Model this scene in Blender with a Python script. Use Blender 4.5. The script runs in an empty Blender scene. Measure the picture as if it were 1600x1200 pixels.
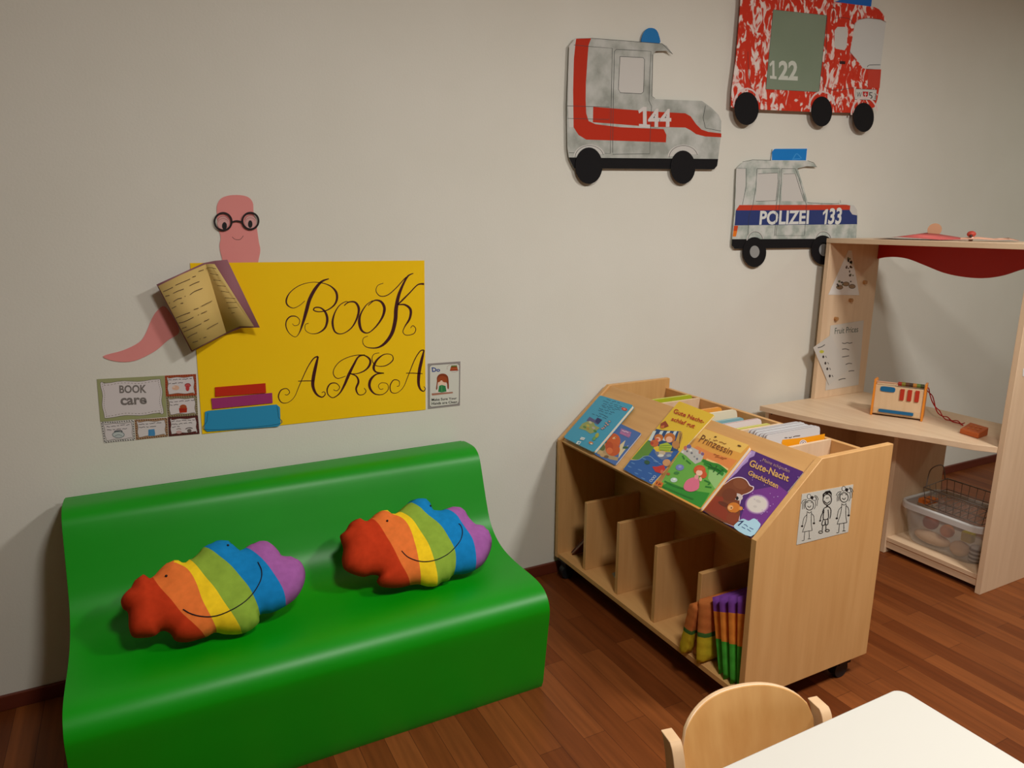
import bpy, bmesh, math, random
import numpy as np
from mathutils import Vector, Matrix
from mathutils import geometry as mgeo

random.seed(7)
SC = bpy.context.scene
COL = SC.collection

# ------------------------------------------------------------------ camera
CF, CPITCH, CROLL, CYAW = 1121.5, .222956, .0072508, .4843157      # focal length in pixels of a 1600 wide frame
CAM_H, CAM_D = 1.35, 2.2283
fw = np.array([math.sin(CYAW)*math.cos(CPITCH), math.cos(CYAW)*math.cos(CPITCH), -math.sin(CPITCH)])
_r0 = np.array([math.cos(CYAW), -math.sin(CYAW), 0.0]); _u0 = np.cross(_r0, fw)
rt = _r0*math.cos(CROLL)+_u0*math.sin(CROLL); up = -_r0*math.sin(CROLL)+_u0*math.cos(CROLL)
CAMP = np.array([0.0, -CAM_D, CAM_H])
cd = bpy.data.cameras.new('camera'); cam = bpy.data.objects.new('camera', cd); COL.objects.link(cam)
cd.sensor_width = 36; cd.lens = CF/1600*36; cd.clip_start = .02
cam.matrix_world = Matrix(((rt[0], up[0], -fw[0], CAMP[0]), (rt[1], up[1], -fw[1], CAMP[1]), (rt[2], up[2], -fw[2], CAMP[2]), (0, 0, 0, 1)))
SC.camera = cam
SC.view_settings.view_transform = 'Standard'; SC.view_settings.look = 'None'
SC.view_settings.gamma = 1; SC.view_settings.use_curve_mapping = False
SC.view_settings.exposure = 0.15
wd = bpy.data.worlds.new('world'); SC.world = wd; wd.use_nodes = True
wd.node_tree.nodes['Background'].inputs[0].default_value = (.9, .92, 1, 1)
wd.node_tree.nodes['Background'].inputs[1].default_value = .05
# ceiling lamps: (x, y, size x, size y, watts, colour)
LAMPS = [(2.25, -2.1, .36, .36, 44, (1.0, .99, .95)), (.72, -2.1, .34, .34, 33, (1.0, .985, .94)), (4.7, -1.5, .36, .36, 7, (.84, 1.0, .88))]
ROOM_H = 2.6

# measuring helpers: a pixel of the photograph gives a viewing ray, met with a real plane of the room
def ray(x, y): return rt*(x-800)-up*(y-600)+fw*CF
def on_z(x, y, z): d = ray(x, y); return Vector(CAMP+d*(z-CAMP[2])/d[2])
def on_y(x, y, Y=0.0): d = ray(x, y); return Vector(CAMP+d*(Y-CAMP[1])/d[1])
def on_x(x, y, X): d = ray(x, y); return Vector(CAMP+d*(X-CAMP[0])/d[0])
class Plane:
    def __init__(s, p, n, lift=0.0):
        s.n = Vector(n).normalized(); s.p = Vector(p)+s.n*lift
    def at(s, x, y, lift=0.0):
        d = Vector(ray(x, y)); c = Vector(CAMP); p = s.p
        return c+d*((p-c).dot(s.n)/d.dot(s.n))+s.n*lift
def zm(x0, y0, s):                       # coordinates read in an enlarged crop -> photograph pixels
    return lambda pts: [(x0+p[0]/s, y0+p[1]/s)+tuple(p[2:]) for p in pts]

# ------------------------------------------------------------------ materials
MATS = {}
def srgb(c):
    return tuple((v/255/12.92 if v/255 <= .04045 else ((v/255+.055)/1.055)**2.4) for v in c)
def newmat(name):
    m = bpy.data.materials.new(name); m.use_nodes = True
    return m, m.node_tree, m.node_tree.nodes['Principled BSDF']
def flat(c, rough=.6, spec=.3, name=None):
    k = (tuple(c), rough, spec)
    if k not in MATS:
        m, nt, b = newmat(name or 'paint_%d_%d_%d' % tuple(int(v) for v in c))
        b.inputs['Base Color'].default_value = srgb(c)+(1,)
        b.inputs['Roughness'].default_value = rough
        b.inputs['Specular IOR Level'].default_value = spec
        MATS[k] = m
    return MATS[k]
def N(nt, t, **kw):
    n = nt.nodes.new(t)
    for k, v in kw.items(): setattr(n, k, v)
    return n
def noisemix(name, cols, scale=8, stretch=(1, 1, 1), detail=4, rough=.6, spec=.3, bump=0, bscale=200, pos=None, distort=0):
    m, nt, b = newmat(name); L = nt.links
    tc = N(nt, 'ShaderNodeTexCoord'); mp = N(nt, 'ShaderNodeMapping'); mp.inputs['Scale'].default_value = stretch
    L.new(tc.outputs['Object'], mp.inputs['Vector'])
    no = N(nt, 'ShaderNodeTexNoise'); no.inputs['Scale'].default_value = scale; no.inputs['Detail'].default_value = detail
    no.inputs['Distortion'].default_value = distort
    L.new(mp.outputs[0], no.inputs['Vector'])
    cr = N(nt, 'ShaderNodeValToRGB'); e = cr.color_ramp.elements
    pos = pos or [.3+.4*i/(len(cols)-1) for i in range(len(cols))]
    e[0].position = pos[0]; e[0].color = srgb(cols[0])+(1,)
    e[1].position = pos[-1]; e[1].color = srgb(cols[-1])+(1,)
    for i in range(1, len(cols)-1):
        q = e.new(pos[i]); q.color = srgb(cols[i])+(1,)
    L.new(no.outputs[0], cr.inputs[0]); L.new(cr.outputs[0], b.inputs['Base Color'])
    b.inputs['Roughness'].default_value = rough; b.inputs['Specular IOR Level'].default_value = spec
    if bump:
        n2 = N(nt, 'ShaderNodeTexNoise'); n2.inputs['Scale'].default_value = bscale; n2.inputs['Detail'].default_value = 3
        L.new(tc.outputs['Object'], n2.inputs['Vector'])
        bp = N(nt, 'ShaderNodeBump'); bp.inputs['Strength'].default_value = bump; bp.inputs['Distance'].default_value = .002
        L.new(n2.outputs[0], bp.inputs['Height']); L.new(bp.outputs[0], b.inputs['Normal'])
    return m
def wood(name, c0, c1, axis='z', scale=9, rough=.42):
    st = {'x': (.12, 1.6, 1.6), 'y': (1.6, .12, 1.6), 'z': (1.6, 1.6, .12)}[axis]
    return noisemix(name, [c0, c1], scale=scale, stretch=tuple(v*3 for v in st), detail=6, rough=rough, spec=.35, pos=[.3, .7])
M = dict(
    wall=noisemix('wall_paint', [(221, 217, 205), (225, 221, 210)], scale=3, rough=.85, spec=.15, bump=.15, bscale=160),
    wall_far=flat((150, 138, 122), .85, .15, 'taupe_low_bounce_paint'),  # unseen left and front walls, colour made darker to reduce bounced fill light
    ceil=flat((235, 232, 226), .9, .1, 'ceiling_paint'),
    beech_z=wood('beech_upright', (208, 157, 98), (218, 169, 110), 'z'),
    beech_y=wood('beech_lengthwise', (207, 156, 97), (217, 168, 108), 'y'),
    beech_x=wood('beech_crosswise', (208, 157, 98), (218, 169, 110), 'x'),
    beech_edge=wood('beech_edge', (214, 176, 130), (222, 186, 142), 'y'),
    birch_z=wood('pale_maple_upright', (219, 187, 152), (228, 198, 164), 'z'),
    birch_y=wood('pale_maple_lengthwise', (219, 187, 152), (229, 200, 167), 'y'),
    ply=wood('chair_plywood', (206, 150, 86), (218, 166, 102), 'z', 7, .38),
    solid=wood('chair_beech', (216, 178, 136), (226, 190, 150), 'z', 7, .35),
    green=noisemix('green_foam_skin', [(0, 142, 2), (0, 149, 5)], scale=4, rough=.42, spec=.45, bump=.05, bscale=500),
    white_top=flat((210, 206, 197), .4, .35, 'white_laminate'),
    black=flat((22, 20, 22), .8, .2, 'black_card'),
    rubber=flat((24, 24, 26), .5, .4, 'black_caster_plastic'),
    grey_paint=noisemix('grey_finger_paint', [(156, 158, 150), (180, 181, 174), (196, 196, 190)], scale=14, detail=5, rough=.8, spec=.15, pos=[.36, .5, .64]),
    red_paint=noisemix('red_handprints', [(206, 52, 30), (210, 66, 42), (232, 200, 192), (236, 222, 214)], scale=19, stretch=(1.4, 1.4, .8), detail=5, distort=1.6, rough=.7, spec=.2, pos=[.48, .53, .57, .66]),
    baseboard=noisemix('mahogany_baseboard', [(96, 40, 26), (110, 50, 32)], scale=6, stretch=(.3, 3, 3), rough=.4, spec=.4),
)
def floor_mat():
    m, nt, b = newmat('strip_parquet'); L = nt.links
    tc = N(nt, 'ShaderNodeTexCoord'); mp = N(nt, 'ShaderNodeMapping'); mp.inputs['Rotation'].default_value = (0, 0, math.pi/2)
    L.new(tc.outputs['Object'], mp.inputs['Vector'])
    br = N(nt, 'ShaderNodeTexBrick'); br.offset = .37; br.inputs['Scale'].default_value = 1
    br.inputs['Brick Width'].default_value = .52; br.inputs['Row Height'].default_value = .068; br.inputs['Mortar Size'].default_value = .0006
    br.inputs['Color1'].default_value = srgb((104, 51, 19))+(1,); br.inputs['Color2'].default_value = srgb((136, 76, 36))+(1,)
    br.inputs['Mortar'].default_value = srgb((62, 28, 14))+(1,)
    L.new(mp.outputs[0], br.inputs['Vector'])
    mp2 = N(nt, 'ShaderNodeMapping'); mp2.inputs['Scale'].default_value = (26, 1.6, 1); L.new(tc.outputs['Object'], mp2.inputs['Vector'])
    no = N(nt, 'ShaderNodeTexNoise'); no.inputs['Scale'].default_value = 2.2; no.inputs['Detail'].default_value = 6
    L.new(mp2.outputs[0], no.inputs['Vector'])
    cr = N(nt, 'ShaderNodeValToRGB'); cr.color_ramp.elements[0].position = .3; cr.color_ramp.elements[0].color = (.76, .73, .71, 1)
    cr.color_ramp.elements[1].position = .7; cr.color_ramp.elements[1].color = (1.12, 1.1, 1.08, 1)
    L.new(no.outputs[0], cr.inputs[0])
    mx = N(nt, 'ShaderNodeMix', data_type='RGBA', blend_type='MULTIPLY'); mx.inputs[0].default_value = 1
    L.new(br.outputs[0], mx.inputs[6]); L.new(cr.outputs[0], mx.inputs[7]); L.new(mx.outputs[2], b.inputs['Base Color'])
    b.inputs['Roughness'].default_value = .42; b.inputs['Specular IOR Level'].default_value = .25
    return m
M['floor'] = floor_mat()
def glass_mat(name, c, alpha):
    m, nt, b = newmat(name); b.inputs['Base Color'].default_value = srgb(c)+(1,)
    b.inputs['Alpha'].default_value = alpha; b.inputs['Roughness'].default_value = .25
    return m
M['tub'] = glass_mat('clear_plastic', (215, 212, 208), .22)
M['tubrim'] = glass_mat('clear_plastic_rim', (222, 220, 216), .75)

# ------------------------------------------------------------------ object helpers
def tag(o, label=None, cat=None, group=None, kind=None):
    if label: o['label'] = label
    if cat: o['category'] = cat
    if group: o['group'] = group
    if kind: o['kind'] = kind
    return o
def empty(name, loc, label, cat, group=None, rz=0):
    o = bpy.data.objects.new(name, None); COL.objects.link(o); o.location = loc; o.rotation_euler = (0, 0, rz); o.empty_display_size = .05
    tag(o, label, cat, group); bpy.context.view_layer.update()
    return o
class MB:
    def __init__(s): s.v = []; s.f = []; s.m = []; s.sm = []; s.mats = []
    def mi(s, m):
        if m not in s.mats: s.mats.append(m)
        return s.mats.index(m)
    def add(s, vs, fs, m, smooth=False):
        o = len(s.v); k = s.mi(m); s.v += [tuple(p) for p in vs]
        for f in fs: s.f.append(tuple(i+o for i in f)); s.m.append(k); s.sm.append(smooth)
    def box(s, x0, x1, y0, y1, z0, z1, m):
        v = [(x, y, z) for x in (x0, x1) for y in (y0, y1) for z in (z0, z1)]
        s.add(v, [(0, 1, 3, 2), (4, 6, 7, 5), (0, 4, 5, 1), (2, 3, 7, 6), (0, 2, 6, 4), (1, 5, 7, 3)], m)
    def prism(s, a, b, m, smooth=False, mcap=None):          # two matching rings of points
        n = len(a); s.add(list(a)+list(b), [(i, (i+1) % n, n+(i+1) % n, n+i) for i in range(n)], m, smooth)
        s.add(list(a), [tuple(range(n))], mcap or m); s.add(list(b), [tuple(reversed(range(n)))], m)
    def tube(s, pts, r, m, seg=8, closed=False, cap=True):
        P = [Vector(p) for p in pts]; n = len(P); rs = r if isinstance(r, (list, tuple)) else [r]*n
        vs = []; fs = []; prev = None
        for i, p in enumerate(P):
            a = P[(i-1) % n] if (closed or i > 0) else p; c = P[(i+1) % n] if (closed or i < n-1) else p
            t = (c-a).normalized()
            if prev is None: prev = t.orthogonal().normalized()
            q = (prev-t*prev.dot(t))
            q = q.normalized() if q.length > 1e-6 else t.orthogonal().normalized()
            prev = q; w = t.cross(q)
            for k in range(seg):
                an = 2*math.pi*k/seg; vs.append(p+(q*math.cos(an)+w*math.sin(an))*rs[i])
        for i in range(n if closed else n-1):
            j = (i+1) % n
            for k in range(seg): fs.append((i*seg+k, i*seg+(k+1) % seg, j*seg+(k+1) % seg, j*seg+k))
        s.add(vs, fs, m, True)
        if cap and not closed:
            s.add(vs[:seg], [tuple(reversed(range(seg)))], m); s.add(vs[-seg:], [tuple(range(seg))], m)
    def ball(s, c, r, m, seg=16, ring=10):
        c = Vector(c); r = (r, r, r) if isinstance(r, (int, float)) else r
        vs = []; fs = []
        for i in range(ring+1):
            th = math.pi*i/ring
            for k in range(seg):
                an = 2*math.pi*k/seg; vs.append(c+Vector((r[0]*math.sin(th)*math.cos(an), r[1]*math.sin(th)*math.sin(an), r[2]*math.cos(th))))
        for i in range(ring):
            for k in range(seg): fs.append((i*seg+k, (i+1)*seg+k, (i+1)*seg+(k+1) % seg, i*seg+(k+1) % seg))
        s.add(vs, fs, m, True)
    def build(s, name, parent=None, bevel=0, seg=2, weld=False, label=None):
        me = bpy.data.meshes.new(name); me.from_pydata([tuple(v) for v in s.v], [], s.f)
        for m in s.mats: me.materials.append(m)
        for p, mi, sm in zip(me.polygons, s.m, s.sm): p.material_index = mi; p.use_smooth = sm
        o = bpy.data.objects.new(name, me); COL.objects.link(o)
        if weld:
            bm = bmesh.new(); bm.from_mesh(me); bmesh.ops.remove_doubles(bm, verts=bm.verts, dist=1e-5)
            bmesh.ops.recalc_face_normals(bm, faces=bm.faces); bm.to_mesh(me); bm.free()
        if parent is not None:
            o.parent = parent; o.matrix_parent_inverse = parent.matrix_world.inverted()
        if bevel:
            md = o.modifiers.new('bevel', 'BEVEL'); md.width = bevel; md.segments = seg; md.limit_method = 'ANGLE'; md.angle_limit = math.radians(50)
            md.harden_normals = False
            for p in me.polygons: p.use_smooth = True
            try:
                me.set_sharp_from_angle(angle=math.radians(35))
            except Exception: pass
        if label: o['label'] = label
        return o
def rebase(o, loc):                       # put a single-mesh thing's origin at its base
    loc = Vector(loc); o.data.transform(Matrix.Translation(-loc)); o.location = loc
    return o
def board(name, parent, x0, x1, y0, y1, z0, z1, m, bevel=.0012, label=None):
    b = MB(); b.box(x0, x1, y0, y1, z0, z1, m); return b.build(name, parent, bevel=bevel, weld=True, label=label)

def catmull(pts, n=8, closed=False):
    out = []; N_ = len(pts)
    rng = range(N_ if closed else N_-1)
    for i in rng:
        if closed: p0, p1, p2, p3 = pts[(i-1) % N_], pts[i], pts[(i+1) % N_], pts[(i+2) % N_]
        else: p0, p1, p2, p3 = pts[max(i-1, 0)], pts[i], pts[i+1], pts[min(i+2, N_-1)]
        for k in range(n):
            t = k/n
            out.append(tuple(.5*((2*b)+(-a+c)*t+(2*a-5*b+4*c-d)*t*t+(-a+3*b-3*c+d)*t**3) for a, b, c, d in zip(p0, p1, p2, p3)))
    if not closed: out.append(tuple(pts[-1]))
    return out
def ell(cx, cy, rx, ry, n=28, rot=0):
    c, s = math.cos(rot), math.sin(rot)
    return [(cx+rx*math.cos(2*math.pi*i/n)*c-ry*math.sin(2*math.pi*i/n)*s, cy+rx*math.cos(2*math.pi*i/n)*s+ry*math.sin(2*math.pi*i/n)*c) for i in range(n)]
FONTC = {}
def glyphs(text, shear=0, offset=0, spacing=1):
    k = (text, shear, offset, spacing)
    if k not in FONTC:
        cu = bpy.data.curves.new('lettering', 'FONT'); cu.body = text; cu.shear = shear; cu.offset = offset; cu.space_character = spacing; cu.resolution_u = 3
        o = bpy.data.objects.new('lettering', cu); COL.objects.link(o); bpy.context.view_layer.update()
        me = o.to_mesh(); vs = [v.co.copy() for v in me.vertices]; fs = [tuple(p.vertices) for p in me.polygons]
        o.to_mesh_clear(); bpy.data.objects.remove(o); bpy.data.curves.remove(cu)
        x0 = min(v.x for v in vs); x1 = max(v.x for v in vs); y0 = min(v.y for v in vs); y1 = max(v.y for v in vs)
        FONTC[k] = ([((v.x-x0)/(x1-x0), (v.y-y0)/(y1-y0)) for v in vs], fs)
    return FONTC[k]
class Art:
    """flat shapes laid on a plane; later shapes lie a hair above earlier ones"""
    def __init__(s, plane, base=0.0, step=.00004, z=None):
        s.P = plane; s.l = base; s.step = step; s.mb = MB(); s.z = z or (lambda p: p)
    def poly(s, pts, m, thick=0, smooth=0, closed=True):
        m = m if isinstance(m, bpy.types.Material) else flat(m)
        if smooth: pts = catmull(pts, smooth, True)
        pts = s.z(pts); s.l += s.step
        top = [s.P.at(p[0], p[1], s.l) for p in pts]
        nrm = mgeo.normal(top) if len(top) > 2 else s.P.n
        if nrm.dot(s.P.n) < 0: top.reverse()
        if thick: s.mb.prism(top, [p-s.P.n*thick for p in top], m)
        else: s.mb.add(top, [tuple(range(len(top)))], m)
        return s
    def slab(s, pts, m, thick, smooth=0):
        s.l += thick; s.poly(pts, m, thick, smooth); return s
    def stroke(s, pts, m, w=None, n=6, closed=False):
        m = m if isinstance(m, bpy.types.Material) else flat(m)
        pts = [tuple(p) if len(p) > 2 else (p[0], p[1], w) for p in pts]
        q = catmull(pts, n, closed) if n > 1 else list(pts)
        a = []; b = []; K = len(q)
        for i, p in enumerate(q):
            u = q[(i-1) % K] if closed else q[max(i-1, 0)]; v = q[(i+1) % K] if closed else q[min(i+1, K-1)]
            dx, dy = v[0]-u[0], v[1]-u[1]; d = math.hypot(dx, dy) or 1; h = max(p[2], .2)/2
            a.append((p[0]-dy/d*h, p[1]+dx/d*h)); b.append((p[0]+dy/d*h, p[1]-dx/d*h))
        s.l += s.step; a = s.z(a); b = s.z(b)
        vs = [s.P.at(p[0], p[1], s.l) for p in a]+[s.P.at(p[0], p[1], s.l) for p in b]
        fs = [(i, (i+1) % K, K+(i+1) % K, K+i) for i in range(K if closed else K-1)]
        s.mb.add(vs, fs, m); return s
    def strokes(s, lst, m, w=None, n=6):
        for t in lst: s.stroke(t, m, w, n); s.l -= s.step
        s.l += s.step; return s
    def text(s, t, quad, m, **kw):       # quad: TL, TR, BR, BL
        m = m if isinstance(m, bpy.types.Material) else flat(m)
        vs, fs = glyphs(t, **kw); tl, tr, br, bl = s.z(quad); s.l += s.step; out = []
        for u, v in vs:
            x = (1-v)*((1-u)*bl[0]+u*br[0])+v*((1-u)*tl[0]+u*tr[0]); y = (1-v)*((1-u)*bl[1]+u*br[1])+v*((1-u)*tl[1]+u*tr[1])
            out.append(s.P.at(x, y, s.l))
        s.mb.add(out, fs, m); return s
    def one(s, quad, m, slab=True):      # a figure 1 with flag and, if slab, a foot
        tl, tr, br, bl = quad
        sh = [(.0, .80), (.42, 1), (.72, 1), (.72, .16), (1, .16), (1, 0), (.06, 0), (.06, .16), (.40, .16), (.40, .80), (.06, .66)] if slab else [(.0, .80), (.5, 1), (.85, 1), (.85, 0), (.5, 0), (.5, .78), (.06, .62)]
        return s.poly([((1-v)*((1-u)*bl[0]+u*br[0])+v*((1-u)*tl[0]+u*tr[0]), (1-v)*((1-u)*bl[1]+u*br[1])+v*((1-u)*tl[1]+u*tr[1])) for u, v in sh], m)
    def build(s, name, parent=None, label=None): return s.mb.build(name, parent, label=label)

# ------------------------------------------------------------------ room
RX0, RX1, RY0 = -2.4, 5.6, -4.6
def struct(name, x0, x1, y0, y1, z0, z1, m, bevel=0):
    b = MB(); b.box(x0, x1, y0, y1, z0, z1, m); o = b.build(name, bevel=bevel); o['kind'] = 'structure'; return o
struct('floor', RX0-.1, RX1+.1, RY0-.1, .1, -.06, 0, M['floor'])
struct('wall_back', RX0-.1, RX1+.1, 0, .12, 0, ROOM_H, M['wall'])
struct('wall_left', RX0-.12, RX0, RY0-.1, 0, 0, ROOM_H, M['wall_far'])
struct('wall_right', RX1, RX1+.12, RY0-.1, 0, 0, ROOM_H, M['wall'])
struct('wall_front', RX0-.1, RX1+.1, RY0-.12, RY0, 0, ROOM_H, M['wall_far'])
struct('ceiling', RX0-.1, RX1+.1, RY0-.1, .1, ROOM_H, ROOM_H+.06, M['ceil'])
struct('baseboard_back', RX0, RX1, -.012, 0, 0, .044, M['baseboard'], .002)
struct('baseboard_left', RX0, RX0+.012, RY0, -.012, 0, .044, M['baseboard'], .002)
struct('baseboard_right', RX1-.012, RX1, RY0, -.012, 0, .044, M['baseboard'], .002)
for i, (lx, ly, sx, sy, pw, col) in enumerate(LAMPS):
    t = empty('ceiling_light', (lx, ly, ROOM_H), ['square ceiling light panel nearest the bookcase', 'square ceiling light panel above the green bench side', 'square ceiling light panel above the play shop end'][i], 'ceiling light', 'ceiling light panels')
    b = MB(); b.box(lx-sx/2-.015, lx+sx/2+.015, ly-sy/2-.015, ly+sy/2+.015, ROOM_H-.03, ROOM_H, M['ceil']); b.build('frame', t)
    m, nt, bs = newmat('lamp_diffuser'); bs.inputs['Emission Color'].default_value = col+(1,); bs.inputs['Emission Strength'].default_value = 1.5
    b = MB(); b.box(lx-sx/2, lx+sx/2, ly-sy/2, ly+sy/2, ROOM_H-.034, ROOM_H-.0301, m); b.build('diffuser', t)
    ld = bpy.data.lights.new('lamp', 'AREA'); ld.shape = 'RECTANGLE'; ld.size = sx; ld.size_y = sy; ld.energy = pw; ld.color = col
    lo = bpy.data.objects.new('lamp', ld); COL.objects.link(lo); lo.location = (lx, ly, ROOM_H-.04); lo.parent = t; lo.matrix_parent_inverse = t.matrix_world.inverted()

# ------------------------------------------------------------------ green foam bench
BX0, BX1 = -.222, .962
prof = [(-.022, .0), (-.022, .30), (-.022, .575), (-.026, .596), (-.042, .606), (-.08, .610), (-.125, .611), (-.150, .604), (-.170, .588), (-.184, .560), (-.206, .50), (-.229, .44),
        (-.250, .396), (-.280, .364), (-.32, .342), (-.37, .330), (-.44, .326), (-.52, .328), (-.57, .327), (-.605, .319), (-.628, .302), (-.640, .278), (-.641, .25), (-.632, .18), (-.612, .02), (-.604, 0)]
pp = [prof[0]]+catmull(prof[1:-1], 4)+[prof[-1]]
b = MB(); b.prism([(BX0, y, z) for y, z in pp], [(BX1, y, z) for y, z in pp], M['green'])
o = b.build('foam_bench', weld=True)
bm = bmesh.new(); bm.from_mesh(o.data)
# cut the long faces across so the bevel and smooth shading behave
bm.to_mesh(o.data); bm.free()
md = o.modifiers.new('bevel', 'BEVEL'); md.width = .02; md.segments = 5; md.limit_method = 'ANGLE'; md.angle_limit = math.radians(60)
for p in o.data.polygons: p.use_smooth = True
o.data.set_sharp_from_angle(angle=math.radians(120))
wn = o.modifiers.new('wn', 'WEIGHTED_NORMAL'); wn.keep_sharp = False
rebase(o, (.37, -.32, 0)); tag(o, 'bright green moulded foam bench with high back against the wall', 'bench')

# ------------------------------------------------------------------ rainbow cushions
RB = [(190, 56, 24), (226, 116, 52), (240, 200, 34), (136, 166, 58), (20, 124, 186), (158, 92, 160)]
def cloth(c): 
    k = ('cloth', c)
    if k not in MATS: MATS[k] = noisemix('cotton_jersey', [c, tuple(min(255, int(v*1.06)+2) for v in c)], scale=60, rough=.9, spec=.1, bump=.06, bscale=900)
    return MATS[k]
def resample(pts, d):
    out = []
    for a, c in zip(pts, pts[1:]):
        L = math.hypot(c[0]-a[0], c[1]-a[1]); n = max(1, int(L/d))
        out += [(a[0]+(c[0]-a[0])*k/n, a[1]+(c[1]-a[1])*k/n) for k in range(n)]
    return out+[pts[-1]]
def cushion(outline, seams, plane, thick, eyes, smile, label, lobes, spx):
    t = empty('rainbow_cushion', plane.at(*spx), label, 'cushion', 'rainbow cushions on the green bench')
    oc = catmull(outline, 6, True); ring = resample(oc+[oc[0]], 4)[:-1]
    arr = np.array(ring)
    def inside(x, y):
        c = False; n = len(ring); j = n-1
        for i in range(n):
            xi, yi = ring[i]; xj, yj = ring[j]
            if (yi > y) != (yj > y) and x < (xj-xi)*(y-yi)/(yj-yi)+xi: c = not c
            j = i
        return c
    def dist(x, y): return float(np.sqrt(((arr-np.array((x, y)))**2).sum(1).min()))
    V = list(ring); E = [(i, (i+1) % len(ring)) for i in range(len(ring))]
    curves = []
    for sm in seams:
        c = catmull(sm, 8); curves.append(c)
        q = resample(c, 5); q = [p for p in q if inside(*p) and dist(*p) > 3.2]
        base = len(V); V += q; E += [(base+i, base+i+1) for i in range(len(q)-1) if math.hypot(q[i][0]-q[i+1][0], q[i][1]-q[i+1][1]) < 9]
    x0, y0 = arr.min(0); x1, y1 = arr.max(0); seamp = np.array(V[len(ring):])
    yy = y0
    while yy < y1:
        xx = x0
        while xx < x1:
            px, py = xx+random.uniform(-.8, .8), yy+random.uniform(-.8, .8)
            if inside(px, py) and dist(px, py) > 3.4 and np.sqrt(((seamp-np.array((px, py)))**2).sum(1).min()) > 3: V.append((px, py))
            xx += 6
        yy += 6
    vo, eo, fo, _, _, _ = mgeo.delaunay_2d_cdt([Vector(v) for v in V], E, [], 0, .01)
    def zone(x, y):
        k = 0
        for c in curves:
            if y <= c[0][1]: xc = c[0][0]+(y-c[0][1])*(c[3][0]-c[0][0])/(c[3][1]-c[0][1]+1e-6)
            elif y >= c[-1][1]: xc = c[-1][0]+(y-c[-1][1])*(c[-1][0]-c[-4][0])/(c[-1][1]-c[-4][1]+1e-6)
            else:
                for a, d in zip(c, c[1:]):
                    if a[1] <= y <= d[1]: xc = a[0]+(d[0]-a[0])*(y-a[1])/(d[1]-a[1]+1e-6); break
            if x > xc: k += 1
        return k
    R = 42.0
    def hgt(x, y):
        d = dist(x, y) if True else 0
        if d < .3: return 0
        q = min(d/R, 1); return thick*math.sqrt(1-(1-q)**2)+.0025*math.sin(x*.11+y*.07)*q
    n = len(vo); H = [hgt(v.x, v.y) for v in vo]
    onb = [h == 0 for h in H]
    mb = MB(); top = [plane.at(v.x, v.y)+plane.n*h for v, h in zip(vo, H)]; bot = [plane.at(v.x, v.y)-plane.n*h*.75 for v, h in zip(vo, H)]
    ms = [cloth(c) for c in RB]
    for f in fo:
        cx = sum(vo[i].x for i in f)/3; cy = sum(vo[i].y for i in f)/3
        if not inside(cx, cy): continue
        m = ms[zone(cx, cy)]
        mb.add([top[i] for i in f], [(0, 1, 2)], m, True); mb.add([bot[i] for i in f], [(2, 1, 0)], m, True)
    o = mb.build('cushion_cover', t, weld=True)
    # lobes of the cloud that bulge out behind the front
    if lobes:
        lb = MB()
        for (x, y, r, dpt, ci) in lobes:
            lb.ball(plane.at(x, y)-plane.n*dpt, r, ms[ci])
        lb.build('cushion_lobe', t)
    def lifted(x, y): return plane.at(x, y)+plane.n*(hgt(x, y)+.0012)
    for e in eyes:
        mb = MB(); mb.ball(lifted(*e), .0032, flat((20, 18, 24), .4), 10, 8); mb.build('eye', t)
    q = catmull(smile, 8); mb = MB(); mb.tube([lifted(x, y) for x, y in q], .0013, flat((24, 18, 30), .7), 6); mb.build('smile', t)
    return t
za = zm(160, 820, 4.706); zb = zm(510, 760, 5.714)
CP = Plane((0, -.455, .382), (0, -.66, .75))
cushion(za([(135, 560), (160, 510), (205, 470), (240, 410), (305, 368), (360, 395), (420, 330), (480, 280), (545, 265), (600, 278), (650, 255), (700, 215), (740, 170), (820, 130), (910, 118), (970, 155), (1020, 188), (1080, 150), (1165, 122), (1240, 140), (1290, 185), (1325, 230), (1400, 240), (1460, 275), (1492, 350), (1480, 440), (1430, 530), (1350, 595), (1250, 645), (1160, 662), (1150, 720), (1080, 780), (1000, 805), (900, 805), (830, 792), (770, 822), (700, 845), (620, 864), (540, 855), (498, 800), (440, 780), (380, 818), (300, 832), (225, 825), (195, 760), (188, 650), (150, 615)]),
        [za(q) for q in ([(362, 392), (420, 500), (520, 620), (620, 730), (760, 830)], [(545, 320), (620, 370), (690, 480), (740, 620), (800, 720), (850, 800)], [(640, 280), (720, 390), (830, 530), (920, 660), (1020, 790)], [(738, 185), (840, 270), (960, 380), (1060, 500), (1160, 665)], [(1045, 190), (1150, 290), (1240, 400), (1320, 520), (1350, 600)])],
        CP, .052, za([(475, 430), (921, 197)]), za([(597, 676), (650, 708), (720, 724), (810, 718), (910, 694), (1010, 645), (1100, 560), (1155, 470), (1162, 400), (1136, 335)]),
        'rainbow striped cloud cushion left on the green bench, under the book care cards', [], (300, 1000))
CP2 = Plane((0, -.44, .382), (0, -.66, .75))
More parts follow.
